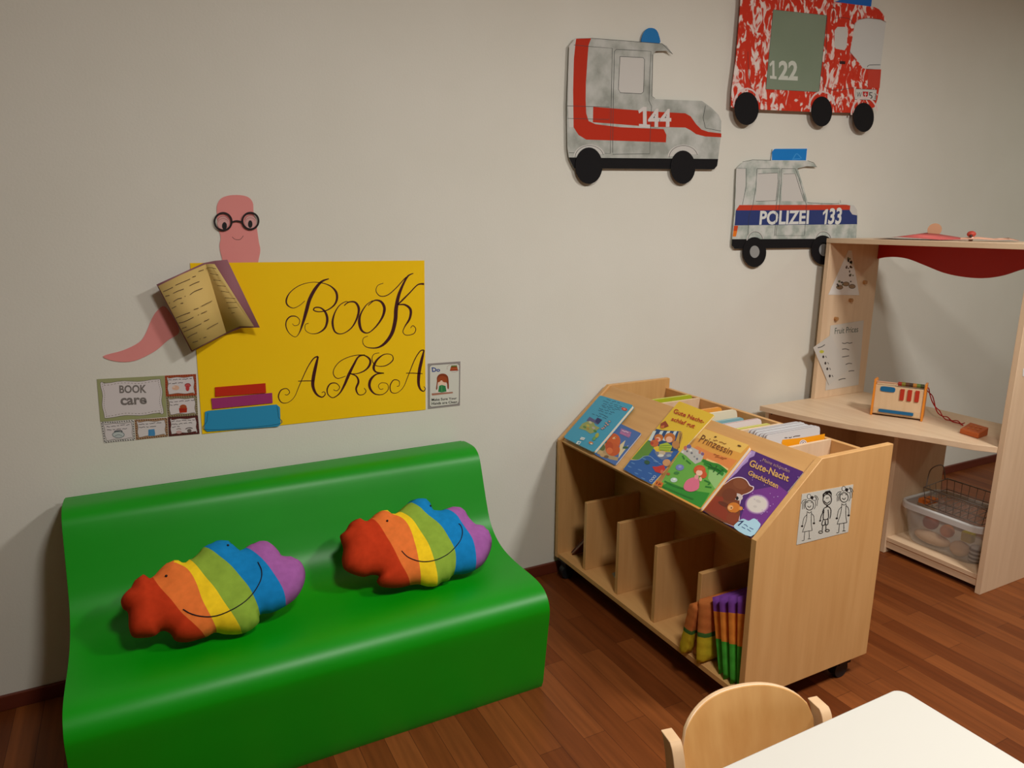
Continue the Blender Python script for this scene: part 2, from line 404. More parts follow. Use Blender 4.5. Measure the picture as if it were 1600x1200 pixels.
cushion(zb([(122, 440), (170, 395), (215, 325), (290, 288), (350, 310), (390, 290), (440, 245), (500, 215), (555, 222), (600, 250), (650, 215), (710, 165), (760, 125), (830, 112), (900, 125), (935, 170), (960, 215), (1030, 212), (1100, 190), (1180, 190), (1250, 240), (1300, 325), (1370, 345), (1440, 390), (1476, 470), (1465, 570), (1410, 680), (1330, 745), (1240, 780), (1135, 790), (1090, 840), (1030, 855), (980, 890), (900, 893), (830, 875), (760, 880), (680, 900), (590, 908), (490, 895), (450, 850), (465, 800), (400, 792), (330, 808), (240, 785), (160, 740), (138, 660), (150, 560), (130, 490)]),
        [zb(q) for q in ([(380, 300), (450, 410), (520, 540), (600, 680), (650, 770), (740, 880)], [(535, 268), (640, 330), (720, 460), (760, 580), (790, 720), (835, 870)], [(640, 260), (740, 370), (840, 520), (910, 670), (985, 885)], [(725, 160), (820, 265), (950, 380), (1060, 530), (1115, 650), (1135, 790)], [(1035, 215), (1130, 320), (1210, 440), (1280, 580), (1325, 745)])],
        CP2, .052, zb([(517, 374), (910, 216)]), zb([(640, 644), (700, 700), (790, 732), (890, 732), (980, 705), (1070, 650), (1150, 560), (1175, 480), (1165, 420), (1143, 398)]),
        'rainbow striped cloud cushion right on the green bench, nearer the bookcase', [], (620, 915))

# ------------------------------------------------------------------ wall decorations
WY = Plane((0, 0, 0), (0, -1, 0))
def wp(lift=0): return Plane((0, -lift, 0), (0, -1, 0))
# yellow poster
z4 = zm(420, 390, 4.0); zw = zm(140, 290, 2.857)
t = empty('poster', on_y(490, 660), 'yellow card poster with dark ornate lettering BOOK AREA on the wall above the bench', 'poster')
YEL = noisemix('yellow_card', [(250, 200, 6), (252, 205, 12)], scale=3, rough=.75, spec=.2); INK = flat((66, 20, 24), .5)
a = Art(wp(.001)); a.slab([(297, 411), (663, 407), (665, 640), (560, 651), (316, 678)], YEL, .0008)
a.z = z4; L = [
    [(375,182,6),(330,200,14),(290,245,20),(255,310,22),(235,380,22),(215,450,16),(190,520,6),(165,545,4),(130,525,5),(108,485,7),(110,445,8),(135,418,8),(170,418,6),(192,440,5),(185,468,4),(160,475,4),(147,462,3)],
    [(225,320,4),(190,350,4),(150,365,5),(115,345,9),(110,310,10),(135,265,6),(190,225,5),(260,205,4),(330,208,5),(385,228,8),(420,265,14),(425,310,14),(405,350,10),(360,380,7),(310,388,7),(280,378,8),(290,362,8),(325,365,9),(355,395,14),(365,440,16),(350,490,12),(310,520,7),(265,525,4),(230,505,4),(228,470,4),(248,460,4)],
    [(470,350,6),(500,328,8),(540,330,12),(562,370,16),(550,430,12),(515,490,8),(460,525,6),(415,515,10),(398,460,14),(410,400,9),(440,350,6),(480,325,5),(500,330,4)],
    [(620,350,5),(660,318,8),(700,325,14),(722,365,18),(710,420,14),(670,480,9),(620,520,7),(580,505,14),(565,450,18),(575,400,10),(610,345,6),(650,318,5)],
    [(903,148,5),(870,165,10),(840,215,14),(810,290,20),(795,370,24),(790,440,24),(770,520,22),(730,580,18),(680,612,10),(620,612,6),(590,590,5),(590,555,4),(618,540,4)],
    [(715,210,4),(680,225,4),(670,260,5),(695,290,6),(740,285,6),(790,245,6),(840,190,6),(860,170,5)],
    [(970,215,14),(930,220,8),(880,270,8),(840,310,10),(805,345,8)], [(805,345,6),(850,345,12),(885,375,16),(880,430,14),(850,480,7),(838,515,5),(860,535,5),(905,525,5),(918,495,5),(900,475,5),(885,490,4)],
    [(100,905,4),(115,908,4),(130,890,5),(110,868,5),(75,880,7),(60,920,8),(80,955,6),(120,955,4),(160,920,4),(190,850,5),(240,740,6),(280,680,8),(308,668,10)],
    [(308,668,10),(295,720,18),(280,790,22),(275,850,20),(295,900,14),(330,922,8),(352,905,6),(345,888,5),(330,895,4)], [(183,822,5),(230,820,6),(283,820,5)],
    [(600,658,7),(560,670,10),(530,720,14),(500,780,18),(470,850,14),(440,900,8),(400,925,6),(370,905,7),(365,870,9),(385,838,8),(420,835,6),(442,860,5),(425,882,4),(403,875,4)],
    [(480,790,4),(430,805,5),(404,780,6),(410,740,5),(450,695,5),(520,665,5),(590,660,7),(630,685,13),(630,720,14),(600,755,9),(550,775,6),(505,775,6)], [(505,775,5),(545,790,9),(560,825,13),(545,870,12),(560,905,7),(590,905,5),(607,885,5),(595,865,4)],
    [(690,645,4),(655,655,4),(645,690,5),(670,725,5),(730,725,6),(775,690,7),(765,657,5),(720,655,6),(675,690,12),(655,735,16),(670,765,10),(720,772,6)], [(720,772,5),(670,780,9),(635,815,16),(630,860,16),(660,900,9),(710,905,5),(745,875,5),(740,840,4),(705,832,4),(685,850,4),(695,872,4),(715,870,4)],
    [(800,855,4),(815,848,4),(812,820,5),(780,815,6),(758,850,7),(765,890,6),(800,895,4),(840,860,4),(870,790,5),(910,690,6),(945,635,7),(970,628,8)],
    [(970,628,8),(955,690,18),(940,760,20),(935,830,18),(945,870,12),(965,885,7),(978,870,5),(968,855,4)], [(858,772,5),(905,772,6),(960,775,5)]]
a.strokes(L, INK, n=7); a.build('card_sheet', t)
for nm, pts, c, lb in (('paper_book', [(560, 900), (785, 882), (788, 925), (560, 942)], (196, 44, 20), 'red paper book shape'), ('paper_book', [(543, 950), (815, 925), (817, 970), (548, 997)], (160, 52, 110), 'purple paper book shape'),
                       ('paper_book', [(515, 1010), (530, 1005), (835, 977), (850, 990), (852, 1065), (840, 1075), (525, 1098), (513, 1088)], (46, 144, 190), 'blue paper book shape')):
    a = Art(wp(.0042), z=zw); a.slab(pts, flat(c, .75, .2), .0008)
    dk = flat(tuple(int(v*.62) for v in c), .75, .2)
    if c[2] == 190: a.stroke([(528, 1015), (524, 1050), (530, 1090), (835, 1066), (842, 1030), (836, 985)], dk, 2.5)
    a.build(nm, t, lb)
# bookworm
t = empty('bookworm_cutout', on_y(370, 410), 'pink paper bookworm with round black glasses peeking over the yellow poster', 'wall decoration')
PK = noisemix('pink_card', [(226, 142, 138), (230, 148, 143)], scale=5, rough=.8, spec=.15); DK = flat((40, 30, 34), .5)
a = Art(wp(.0008), z=zw); a.slab([(570,85),(590,55),(640,42),(700,48),(728,75),(732,120),(745,180),(755,250),(762,290),(752,345),(748,400),(620,400),(590,320),(580,270),(585,230),(572,180),(568,120)], PK, .0008, 4)
a.stroke([(636, 229), (650, 240), (672, 240), (686, 224)], DK, 2); a.build('head', t)
for cx, cy, px, py, pr in ((596, 161, 602, 180, 10), (718, 158, 717, 172, 9)):
    a = Art(wp(.003), z=zw); a.poly(ell(cx, cy+4, 27, 30), (214, 160, 156)); a.stroke(ell(cx, cy-4, 24, 20)[14:28], (120, 60, 60), 1.6); a.stroke(ell(cx, cy+4, 22, 18)[14:28], (150, 80, 80), 1.4)
    a.poly(ell(px, py, pr+1, 17), (24, 22, 24)); a.build('eye', t)
a = Art(wp(.006), z=zw)
GL = flat((34, 24, 26), .4)
for cx, cy, r in ((596, 161, 38), (718, 158, 36)): a.stroke(ell(cx, cy, r, r*1.02), GL, 8.5, closed=True)
a.stroke([(633, 166), (645, 160), (657, 158), (670, 160), (682, 165)], GL, 7); a.build('glasses', t)
a = Art(wp(.0008), z=zw); a.slab([(335,540),(300,560),(275,600),(250,660),(220,700),(150,735),(60,762),(120,785),(200,782),(290,740),(350,690),(400,655),(380,600)], PK, .0008, 4); a.build('tail', t)
# open paper book held by the worm: spine at the wall, both halves stand out
z5 = zm(220, 390, 5.714)
t = empty('open_paper_book', on_y(348, 520), 'open handmade paper book with cream pages and mauve cover in front of the yellow poster', 'paper book')
def P3(x, y, Y): px, py = z5([(x, y)])[0]; return on_y(px, py, Y*.62-.003)
CV = flat((150, 98, 106), .7, .2); PG = flat((216, 184, 112), .75, .2)
def sheet(mb, rows, m, th=.0012):
    # rows: list of columns, each (top, bottom) -> thin curved sheet
    n = len(rows); front = [p for r in rows for p in r]; back = [p+Vector((0, th, 0)) for p in front]
    vs = front+back; o = 2*n; fs = []
    for i in range(n-1):
        fs.append((2*i, 2*i+1, 2*i+3, 2*i+2)); fs.append((o+2*i, o+2*i+2, o+2*i+3, o+2*i+1))
        fs.append((2*i, 2*i+2, o+2*i+2, o+2*i)); fs.append((2*i+1, o+2*i+1, o+2*i+3, 2*i+3))
    fs.append((0, o, o+1, 1)); fs.append((2*n-2, 2*n-1, o+2*n-1, o+2*n-2))
    mb.add(vs, fs, m, True)
mb = MB(); sheet(mb, [(P3(140, 312, -.075), P3(452, 912, -.075)), (P3(360, 212, -.045), P3(620, 825, -.045)), (P3(560, 120, -.014), P3(768, 750, -.014)), (P3(660, 100, -.03), P3(900, 700, -.035)), (P3(772, 90, -.06), P3(1063, 696, -.06))], CV)
mb.build('cover', t)
mb = MB(); c1 = [(P3(155, 325, -.079), P3(458, 900, -.079)), (P3(365, 222, -.049), P3(625, 812, -.049)), (P3(580, 130, -.018), P3(762, 742, -.018))]; sheet(mb, c1, PG, .001); 
mb2 = MB(); c2 = [(P3(580, 130, -.018), P3(762, 742, -.018)), (P3(620, 128, -.035), P3(880, 685, -.04)), (P3(660, 130, -.055), P3(1012, 686, -.062))]; sheet(mb2, c2, PG, .001)
pl1 = Plane(c1[0][0], (c1[0][1]-c1[0][0]).cross(c1[2][0]-c1[0][0])); pl2 = Plane(c2[0][0], (c2[0][1]-c2[0][0]).cross(c2[2][0]-c2[0][0]))
for pl in (pl1, pl2):
    if pl.n.y > 0: pl.n = -pl.n
IK = flat((70, 46, 30), .6)
a = Art(pl1, .0012, z=z5); a.mb = mb
for s_ in ([(200,375),(240,358),(285,336)],[(308,318),(370,292),(440,262)],[(460,245),(490,236)],[(218,415),(255,408)],[(288,390),(330,370),(382,352)],[(435,322),(480,300),(523,284)],[(515,195),(560,180)],[(290,465),(330,440),(365,432)],[(392,418),(398,414)],[(440,402),(480,372),(550,345)],[(250,478),(258,474)],[(275,525),(315,505)],[(355,480),(378,476)],[(310,612),(370,585),(440,560)],[(472,535),(515,522)],[(540,505),(590,480),(635,458)],[(338,655),(390,642),(470,603)],[(510,585),(518,580)],[(540,570),(590,548)],[(365,705),(408,690)],[(380,735),(450,705),(540,660)],[(565,640),(610,620)],[(415,788),(450,765),(502,740)],[(590,710),(640,680),(690,655)],[(460,830),(510,815)],[(525,798),(532,795)],[(560,787),(585,780)]): a.stroke(s_, IK, 5, 4); a.l -= a.step
mb.build('left_page', t)
a = Art(pl2, .003, z=z5); a.mb = mb2
for s_ in ([(590,165),(630,160),(680,170)],[(625,212),(700,225)],[(655,270),(720,275)],[(690,320),(765,325)],[(720,368),(795,380)],[(755,428),(850,435)],[(770,470),(860,470)],[(785,520),(870,515)],[(815,565),(845,560)]): a.stroke(s_, IK, 4, 4); a.l -= a.step
mb2.build('right_page', t)

# book care cards
zc = zm(140, 570, 8.889)
def wavy(q, k, amp, n=10):
    """inset wavy frame line of a quad"""
    tl, tr, br, bl = q; c = (sum(p[0] for p in q)/4, sum(p[1] for p in q)/4); out = []
    for A, B in ((tl, tr), (tr, br), (br, bl), (bl, tl)):
        for i in range(n):
            u = i/n; x = A[0]+(B[0]-A[0])*u; y = A[1]+(B[1]-A[1])*u; w = k+amp*math.sin(u*4*math.pi)
            dx, dy = c[0]-x, c[1]-y; d = math.hypot(dx, dy); nx, ny = B[1]-A[1], -(B[0]-A[0]); dl = math.hypot(nx, ny); nx /= dl; ny /= dl
            if nx*dx+ny*dy < 0: nx, ny = -nx, -ny
            e = min(u, 1-u)*2; s = 1
            out.append((x+nx*w, y+ny*w))
    # pull corners inwards
    o2 = []
    for i, p in enumerate(out):
        if i % n == 0:
            dx, dy = c[0]-p[0], c[1]-p[1]; d = math.hypot(dx, dy); p = (q[i//n][0]+dx/d*k*1.5, q[i//n][1]+dy/d*k*1.5)
        o2.append(p)
    return o2
def care_card(q, border, label, draw, dots=None, rk=34):
    c = on_y(*zc([((q[2][0]+q[3][0])/2, (q[2][1]+q[3][1])/2)])[0])
    a = Art(wp(.0006), z=zc); a.slab(q, flat(border, .6), .0006)
    w = wavy(q, rk, 6 if rk < 50 else 10)
    if dots is not None:
        tl, tr, br, bl = q
        for A, B in ((tl, tr), (tr, br), (br, bl), (bl, tl)):
            L_ = math.hypot(B[0]-A[0], B[1]-A[1]); n = int(L_/34)
            for i in range(n):
                u = (i+.5)/n; x = A[0]+(B[0]-A[0])*u; y = A[1]+(B[1]-A[1])*u; cx = (tl[0]+br[0])/2; cy = (tl[1]+br[1])/2; d = math.hypot(cx-x, cy-y)
                a.poly(ell(x+(cx-x)/d*14, y+(cy-y)/d*14, 11, 7, 8, .8), flat(dots, .6)); a.l -= a.step
    a.l += a.step; a.poly(w, (216, 206, 206)); a.stroke(w, (60, 50, 44), 5, 1, True); draw(a)
    o = a.build('rule_card'); rebase(o, c); tag(o, label, 'card', 'book care cards'); return o
def d_big(a):
    w = wavy([(100,200),(1040,150),(1075,720),(150,790)], 80, 12); n = len(w)
    for i in range(n):
        p, q_ = w[i], w[(i+1) % n]
        for u in (.0, .5): a.stroke([(p[0]+(q_[0]-p[0])*u, p[1]+(q_[1]-p[1])*u), (p[0]+(q_[0]-p[0])*(u+.28), p[1]+(q_[1]-p[1])*(u+.28))], (90, 70, 60), 5, 1); a.l -= a.step
    a.l += a.step
    a.text('BOOK', [(410, 285), (790, 275), (792, 390), (415, 395)], (120, 112, 108), offset=.03); a.text('care', [(425, 460), (790, 450), (795, 545), (432, 565)], (120, 112, 108), offset=.03)
def squig(a, x0, y0, x1, y1, w=9, c=(50, 44, 46)):
    n = int(abs(x1-x0)/16); random.seed(int(x0+y0))
    pts = [(x0+(x1-x0)*i/n, y0+(y1-y0)*i/n+random.uniform(-6, 6)) for i in range(n+1)]
    k = 0
    while k < n-1:
        m = random.choice((3, 4, 5, 6)); seg = pts[k:min(k+m, n+1)]
        if len(seg) > 1: a.stroke(seg, c, w*.8, 3); a.l -= a.step
        k += m
    a.l += a.step
def d1(a):
    squig(a, 1090, 212, 1435, 192); squig(a, 1095, 262, 1330, 246); a.poly(ell(1195, 318, 50, 34), (222, 176, 150), smooth=0); a.poly(ell(1170, 305, 18, 14), (230, 200, 180))
    a.poly(ell(1362, 285, 42, 30), (196, 84, 84)); a.poly(ell(1360, 325, 26, 40), (190, 60, 60)); a.stroke([(1322, 280), (1345, 262), (1385, 262), (1405, 290)], (150, 50, 50), 9)
def d2(a):
    squig(a, 1110, 520, 1455, 487); squig(a, 1118, 560, 1265, 545); a.poly(ell(1300, 585, 48, 34), (170, 80, 40)); a.poly([(1240, 600), (1355, 595), (1350, 660), (1250, 668)], (176, 44, 16)); a.stroke([(1240, 630), (1350, 625)], (110, 20, 10), 5)
def d3(a):
    squig(a, 1135, 785, 1475, 762); squig(a, 1140, 828, 1440, 805); squig(a, 1145, 866, 1285, 855)
    a.poly(ell(1240, 935, 40, 22), (200, 160, 156)); a.stroke([(1205, 895), (1240, 885), (1270, 893)], (110, 80, 70), 8); a.stroke([(1330, 892), (1380, 872), (1430, 882)], (60, 40, 36), 10); a.poly(ell(1385, 915, 30, 26), (110, 96, 90))
def d4(a):
    squig(a, 235, 862, 555, 830); squig(a, 240, 905, 535, 882); a.poly(ell(400, 970, 82, 42), (190, 196, 196)); a.stroke(ell(400, 970, 82, 42, 12), (90, 100, 104), 8, closed=True); a.stroke([(345, 935), (360, 920), (440, 915), (450, 935)], (70, 80, 84), 14); a.stroke([(350, 990), (400, 970), (450, 985)], (90, 100, 104), 6)
def d5(a):
    squig(a, 680, 830, 1030, 800); squig(a, 685, 872, 940, 848); a.poly([(815, 900), (900, 890), (912, 960), (905, 985), (815, 988)], (74, 140, 190)); a.stroke([(830, 895), (835, 980)], (50, 110, 160), 5)
care_card([(100,200),(1040,150),(1075,720),(150,790)], (156, 158, 112), 'largest of the cards left of the poster, reading BOOK care', d_big, rk=52)
care_card([(1045,150),(1478,128),(1490,425),(1060,440)], (168, 78, 40), 'small rule card with orange-red border, top right of the BOOK care cards', d1, (130, 30, 20))
care_card([(1062,442),(1492,428),(1505,700),(1085,725)], (150, 136, 104), 'small rule card with a red bag picture, middle right of the BOOK care cards', d2, (80, 70, 50))
care_card([(1088,728),(1505,700),(1527,958),(1100,995)], (96, 40, 34), 'small rule card with dark red border, bottom right of the BOOK care cards', d3, (50, 30, 30))
care_card([(155,795),(615,765),(635,1045),(200,1085)], (206, 200, 196), 'small rule card with black striped border, bottom left of the BOOK care cards', d4, (30, 26, 26))
care_card([(625,762),(1080,735),(1090,995),(645,1042)], (170, 130, 96), 'small rule card with a blue picture, bottom middle of the BOOK care cards', d5, (70, 50, 46))
# clean hands card
zd = zm(660, 555, 13.333)
a = Art(wp(.0006), z=zd); a.slab([(115, 175), (790, 128), (780, 1045), (115, 1120)], flat((150, 142, 138), .6), .0006)
a.poly([(150, 240), (190, 205), (720, 168), (768, 200), (768, 480), (762, 960), (730, 1015), (190, 1078), (150, 1050)], (214, 212, 200))
a.stroke([(150, 240), (190, 205), (720, 168), (768, 200), (768, 480), (762, 960), (730, 1015), (190, 1078), (150, 1050)], (84, 74, 76), 7, 1, True)
a.text('Do', [(190, 250), (368, 262), (366, 345), (200, 352)], (52, 74, 140), offset=.04)
a.stroke([(515, 300), (520, 235), (590, 195), (700, 185), (770, 215), (770, 290), (700, 345), (600, 345)], (150, 110, 110), 5); a.poly([(600, 215), (715, 210), (742, 320), (568, 328)], (158, 60, 26)); a.poly([(600, 215), (715, 210), (722, 240), (592, 245)], (96, 112, 40)); a.stroke([(580, 285), (730, 275)], (210, 120, 50), 10)
a.poly([(300, 545), (300, 470), (340, 405), (410, 382), (480, 395), (530, 445), (545, 545), (548, 690), (520, 690), (495, 560), (330, 560), (310, 705), (282, 700)], (134, 58, 24), smooth=3)
a.poly(ell(405, 585, 88, 62), (236, 200, 176)); a.poly([(318, 560), (325, 470), (410, 430), (500, 470), (505, 560), (430, 555), (390, 500), (370, 545)], (160, 72, 30), smooth=3)
a.poly([(270, 770), (345, 640), (400, 610), (480, 640), (560, 750), (540, 775)], (230, 216, 206)); a.poly([(345, 640), (400, 615), (480, 640), (500, 755), (400, 775), (325, 760)], (44, 128, 72)); a.stroke([(402, 615), (402, 772)], (130, 190, 120), 6)
a.poly([(190, 795), (630, 762), (632, 790), (200, 838)], (176, 120, 96)); a.stroke([(190, 800), (630, 765)], (110, 50, 40), 5)
a.text('Make Sure Your', [(190, 900), (712, 868), (715, 915), (192, 955)], (24, 22, 24), offset=.01); a.text('Hands are Clean', [(190, 975), (718, 945), (722, 990), (190, 1038)], (24, 22, 24), offset=.01)
o = a.build('hand_washing_card'); rebase(o, on_y(694, 638)); tag(o, 'small white card reading Do Make Sure Your Hands are Clean, right of the yellow poster', 'card')

# ambulance
LN = flat((60, 62, 60), .6); RED = flat((188, 46, 20), .7, .2); PAPW = flat((206, 202, 196), .75, .2)
za_ = zm(860, 20, 4.137)
t = empty('ambulance_cutout', on_y(1000, 265), 'grey paper ambulance with red stripes and number 144 on the wall', 'wall decoration', 'painted emergency vehicles on the wall')
a = Art(wp(.012), z=za_)
a.slab([(120,215),(160,165),(260,163),(590,190),(720,200),(750,215),(790,268),(745,246),(680,248),(663,270),(655,540),(672,558),(978,570),(1040,615),(1085,660),(1103,700),(1100,800),(1082,945),(1078,985),(1055,1012),(150,1005),(118,935),(108,870),(105,600)], M['grey_paint'], .0015)
a.poly([(120,215),(160,165),(170,165),(160,200),(150,300),(145,500),(148,740),(120,740),(110,600)], PAPW)
a.poly([(118,935),(330,938),(1082,945),(1075,990),(1055,1012),(150,1005)], M['black'])
a.poly([(165,168),(262,165),(245,210),(238,300),(228,450),(226,560),(230,650),(245,700),(290,720),(450,740),(730,752),(748,790),(745,838),(230,820),(180,790),(148,740),(145,500),(150,300),(160,200)], RED)
a.poly([(275,608),(400,618),(650,638),(870,650),(905,670),(940,720),(975,755),(1020,770),(1103,780),(1103,805),(1000,800),(940,785),(905,760),(870,742),(640,737),(400,717),(273,708)], RED)
a.poly([(448,285),(595,292),(605,305),(598,510),(585,522),(450,515),(438,495)], PAPW)
a.strokes([[(150,208),(240,218),(398,230),(392,560),(385,910),(118,905)], [(400,905),(406,500),(412,250),(425,237),(530,242),(648,250),(640,400),(635,570),(652,605),(645,750),(640,912),(400,915)], [(448,283),(597,290),(607,303),(600,510),(585,524),(450,517),(437,495),(448,283)], [(105,602),(380,610),(378,690),(110,683)], [(1000,600),(985,680),(1000,745),(1100,765)], [(660,270),(655,540),(675,555)], [(262,165),(590,190),(720,200),(788,268)]], LN, 3, 1)
for cx in (250, 858):
    a.poly(ell(cx, 930, 102, 78, 28)[14:29], PAPW); a.stroke([(p[0], p[1]) for p in ell(cx, 935, 92, 76, 28)[14:29]], LN, 3)
a.poly([(118,938),(330,940),(1082,947),(1075,990),(1055,1012),(150,1005)], M['black'])
a.one([(566, 605), (640, 612), (642, 745), (566, 740)], (214, 206, 202)); a.text('44', [(630, 618), (780, 622), (778, 738), (628, 740)], (214, 206, 202), offset=.03)
a.build('vehicle_body', t)
for cx, cy, rx, ry in ((248, 988, 88, 118), (856, 998, 80, 108)):
    a = Art(wp(.016), z=za_); a.slab(ell(cx, cy, rx, ry), M['black'], .0012); a.build('wheel', t)
a = Art(wp(.008), z=za_); a.slab([(595,200),(592,150),(615,110),(645,98),(680,108),(700,145),(702,202)], flat((20, 116, 182), .6), .0012, 3); a.build('beacon', t)
# fire engine
zf = zm(1120, 0, 5.4536)
t = empty('fire_engine_cutout', on_y(1250, 190), 'red handprint paper fire engine with number 122, top right on the wall', 'wall decoration', 'painted emergency vehicles on the wall')
a = Art(wp(.022), z=zf)
a.slab([(205,-90),(990,-25),(995,15),(1180,40),(1340,60),(1380,80),(1420,130),(1444,188),(1400,165),(1290,152),(1210,165),(1172,200),(1152,330),(1132,440),(1190,510),(1240,580),(1280,592),(1398,592),(1380,760),(1365,850),(1340,915),(1170,962),(830,955),(150,925),(118,910),(125,760),(160,500),(195,80)], M['red_paint'], .0015)
a.poly([(478,83),(935,132),(868,785),(415,760)], noisemix('grey_green_paint', [(126, 140, 118), (134, 147, 127)], scale=4, rough=.8, spec=.15)); a.stroke([(478,83),(935,132),(868,785),(415,760)], LN, 4, 1, True)
a.poly([(1000,260),(1025,230),(1095,230),(1112,250),(1105,400),(1085,430),(1010,415),(998,390)], PAPW)
a.poly([(1045,520),(1092,522),(1092,548),(1043,545)], (50, 14, 18))
a.poly([(1180,758),(1360,765),(1352,855),(1172,848)], PAPW); a.stroke([(1180,758),(1360,765),(1352,855),(1172,848)], LN, 4, 1, True)
a.text('W', [(1190,785),(1232,787),(1230,830),(1188,828)], (70, 66, 66)); a.text('5', [(1292,785),(1326,787),(1322,845),(1288,842)], (70, 66, 66)); a.stroke([(1338,800),(1352,802),(1344,845)], (70, 66, 66), 5, 1)
a.poly([(1240,780),(1288,782),(1284,815),(1262,842),(1242,812)], (190, 30, 30)); a.stroke([(1263,790),(1262,828)], PAPW, 6, 1); a.stroke([(1250,803),(1276,804)], PAPW, 6, 1)
a.one([(446,516),(504,520),(506,676),(446,670)], (205, 208, 196)); a.text('22', [(525,518),(688,518),(686,688),(520,680)], (205, 208, 196), offset=.035)
a.poly([(1284,592),(1397,592),(1384,750),(1282,748)], (200, 60, 40)); a.strokes([[(262,440),(268,600),(290,760)], [(1000,160),(1060,150),(1130,165),(1165,210)], [(1130,440),(1180,520)], [(935,140),(930,400),(915,740),(1170,748)], [(995,20),(990,150)]], LN, 3)
for cx, cy in ((253, 905), (893, 930), (1255, 980)): a.stroke(ell(cx, cy, 112, 148, 28)[14:29], (226, 200, 196), 14)
a.build('vehicle_body', t)
a = Art(wp(.018), z=zf); a.slab([(1176,200),(1212,160),(1290,148),(1400,160),(1440,188),(1392,592),(1240,585),(1190,515),(1130,440)], flat((208, 208, 204), .7), .001); a.stroke([(1280,572),(1300,555),(1392,552)], LN, 5); a.build('windscreen', t)
for cx, cy, rx, ry in ((253, 925, 103, 141), (893, 950, 88, 128), (1250, 1000, 87, 125)):
    a = Art(wp(.027), z=zf); a.slab(ell(cx, cy, rx, ry), M['black'], .0012); a.build('wheel', t)
a = Art(wp(.018), z=zf); a.slab([(985,20),(1060,0),(1080,-60),(1325,-50),(1312,66),(1180,52)], flat((20, 100, 190), .6), .001); a.build('beacon', t)
# police car
zp = zm(1120, 210, 5.4536)
t = empty('police_car_cutout', on_y(1240, 400), 'paper police car with blue stripe reading POLIZEI 133, above the play shop corner', 'wall decoration', 'painted emergency vehicles on the wall')
a = Art(wp(.010), z=zp); GP = noisemix('pale_grey_paint', [(166, 174, 166), (190, 194, 186), (206, 206, 200)], scale=22, rough=.8, spec=.15, pos=[.38, .5, .62])
a.slab([(128,890),(150,640),(165,288),(215,240),(300,217),(770,225),(820,238),(850,277),(760,272),(686,290),(740,460),(770,575),(1000,588),(1135,602),(1165,605),(1190,640),(1197,700),(1185,885),(1175,960),(150,975),(127,945)], GP, .0015)
a.poly([(165,292),(243,292),(243,430),(225,540),(190,600),(158,637)], PAPW); a.poly([(350,335),(515,328),(520,400),(500,565),(330,570),(335,450)], PAPW); a.poly([(565,338),(665,335),(690,380),(740,570),(548,568),(550,460)], PAPW)
a.poly([(190,602),(1100,600),(1135,607),(1130,645),(160,648)], (200, 62, 34)); a.poly([(160,647),(1130,643),(1150,680),(1192,688),(1193,765),(150,775)], (44, 58, 116)); a.poly([(1135,605),(1168,606),(1193,650),(1193,690),(1152,682),(1130,650)], PAPW)
a.poly([(145,778),(180,778),(160,870),(132,870)], (206, 70, 24)); a.poly([(139,822),(172,822),(160,870),(133,870)], (232, 122, 30))
a.poly([(127,893),(1185,888),(1175,962),(420,970),(150,975),(125,945)], M['black'])
a.text('POLIZEI', [(368,650),(785,645),(778,765),(358,772)], (222, 222, 218), offset=.03); a.one([(905,640),(952,636),(938,764),(888,768)], (222, 222, 218), False); a.text('33', [(958,630),(1066,622),(1056,768),(942,766)], (222, 222, 218), shear=.05, offset=.03)
a.strokes([[(165,288),(248,290),(248,440),(215,600)], [(340,292),(535,290),(528,420),(505,600),(490,865)], [(340,292),(330,450),(305,600),(270,700),(262,865)], [(548,292),(665,292),(700,380),(760,600),(745,862),(500,862),(535,560),(550,292)], [(215,235),(300,217),(460,220)], [(770,225),(820,240),(850,277),(760,272)], [(350,335),(515,328),(520,400),(500,565),(330,570)], [(565,338),(665,335),(740,570)], [(1048,560),(1052,585)], [(770,582),(900,590),(1040,590)]], LN, 3, 1)
for cx in (325, 905): a.stroke(ell(cx, 905, 70, 80, 28)[14:29], PAPW, 9); a.stroke(ell(cx, 905, 64, 76, 28)[14:29], LN, 3)
a.poly([(127,905),(1185,900),(1175,962),(420,970),(150,975),(125,945)], M['black'])
a.build('vehicle_body', t)
for cx, cy, rx, ry, hx, hy in ((320, 1003, 100, 128, 322, 1000), (903, 985, 100, 125, 912, 985)):
    a = Art(wp(.0135), z=zp); a.slab(ell(cx, cy, rx, ry), M['black'], .0012); w = a.build('wheel', t)
    a = Art(wp(.0155), z=zp); a.slab(ell(hx, hy, 41, 52), flat((150, 150, 148), .6), .0006); a.build('hub_cap', w)
a = Art(wp(.006), z=zp); a.slab([(475,120),(772,117),(764,226),(460,226)], flat((225, 228, 230), .6), .001); a.poly([(485,127),(500,123),(768,122),(758,222),(468,220),(468,150)], (14, 124, 204)); a.strokes([[(650,205),(680,165),(720,205)], [(640,212),(710,208)]], (60, 150, 220), 9); a.build('beacon', t)

# ------------------------------------------------------------------ rolling bookcase
KX0, KX1, KY0, KY1, KZ = 1.358, 1.868, -1.007, -.017, .075
KTOP = .742; SX, SZ = 1.574, .551
bc = empty('book_trolley', (1.61, -.51, 0), 'low beech book trolley on black casters with sloping display top, standing out from the wall', 'bookcase')
def side_panel(y0, y1):
    o = [(KX0, KZ), (KX1, KZ), (KX1, KTOP), (SX, KTOP), (KX0, SZ)]
    b = MB(); b.prism([(x, y0, z) for x, z in o], [(x, y1, z) for x, z in o], M['beech_z']); b.build('side_panel', bc, bevel=.0015, weld=True)
side_panel(KY0, KY0+.019); side_panel(KY1-.019, KY1)
yi0, yi1 = KY0+.0191, KY1-.0191
board('bottom_shelf', bc, KX0+.004, KX1-.002, yi0, yi1, KZ, KZ+.018, M['beech_y'])
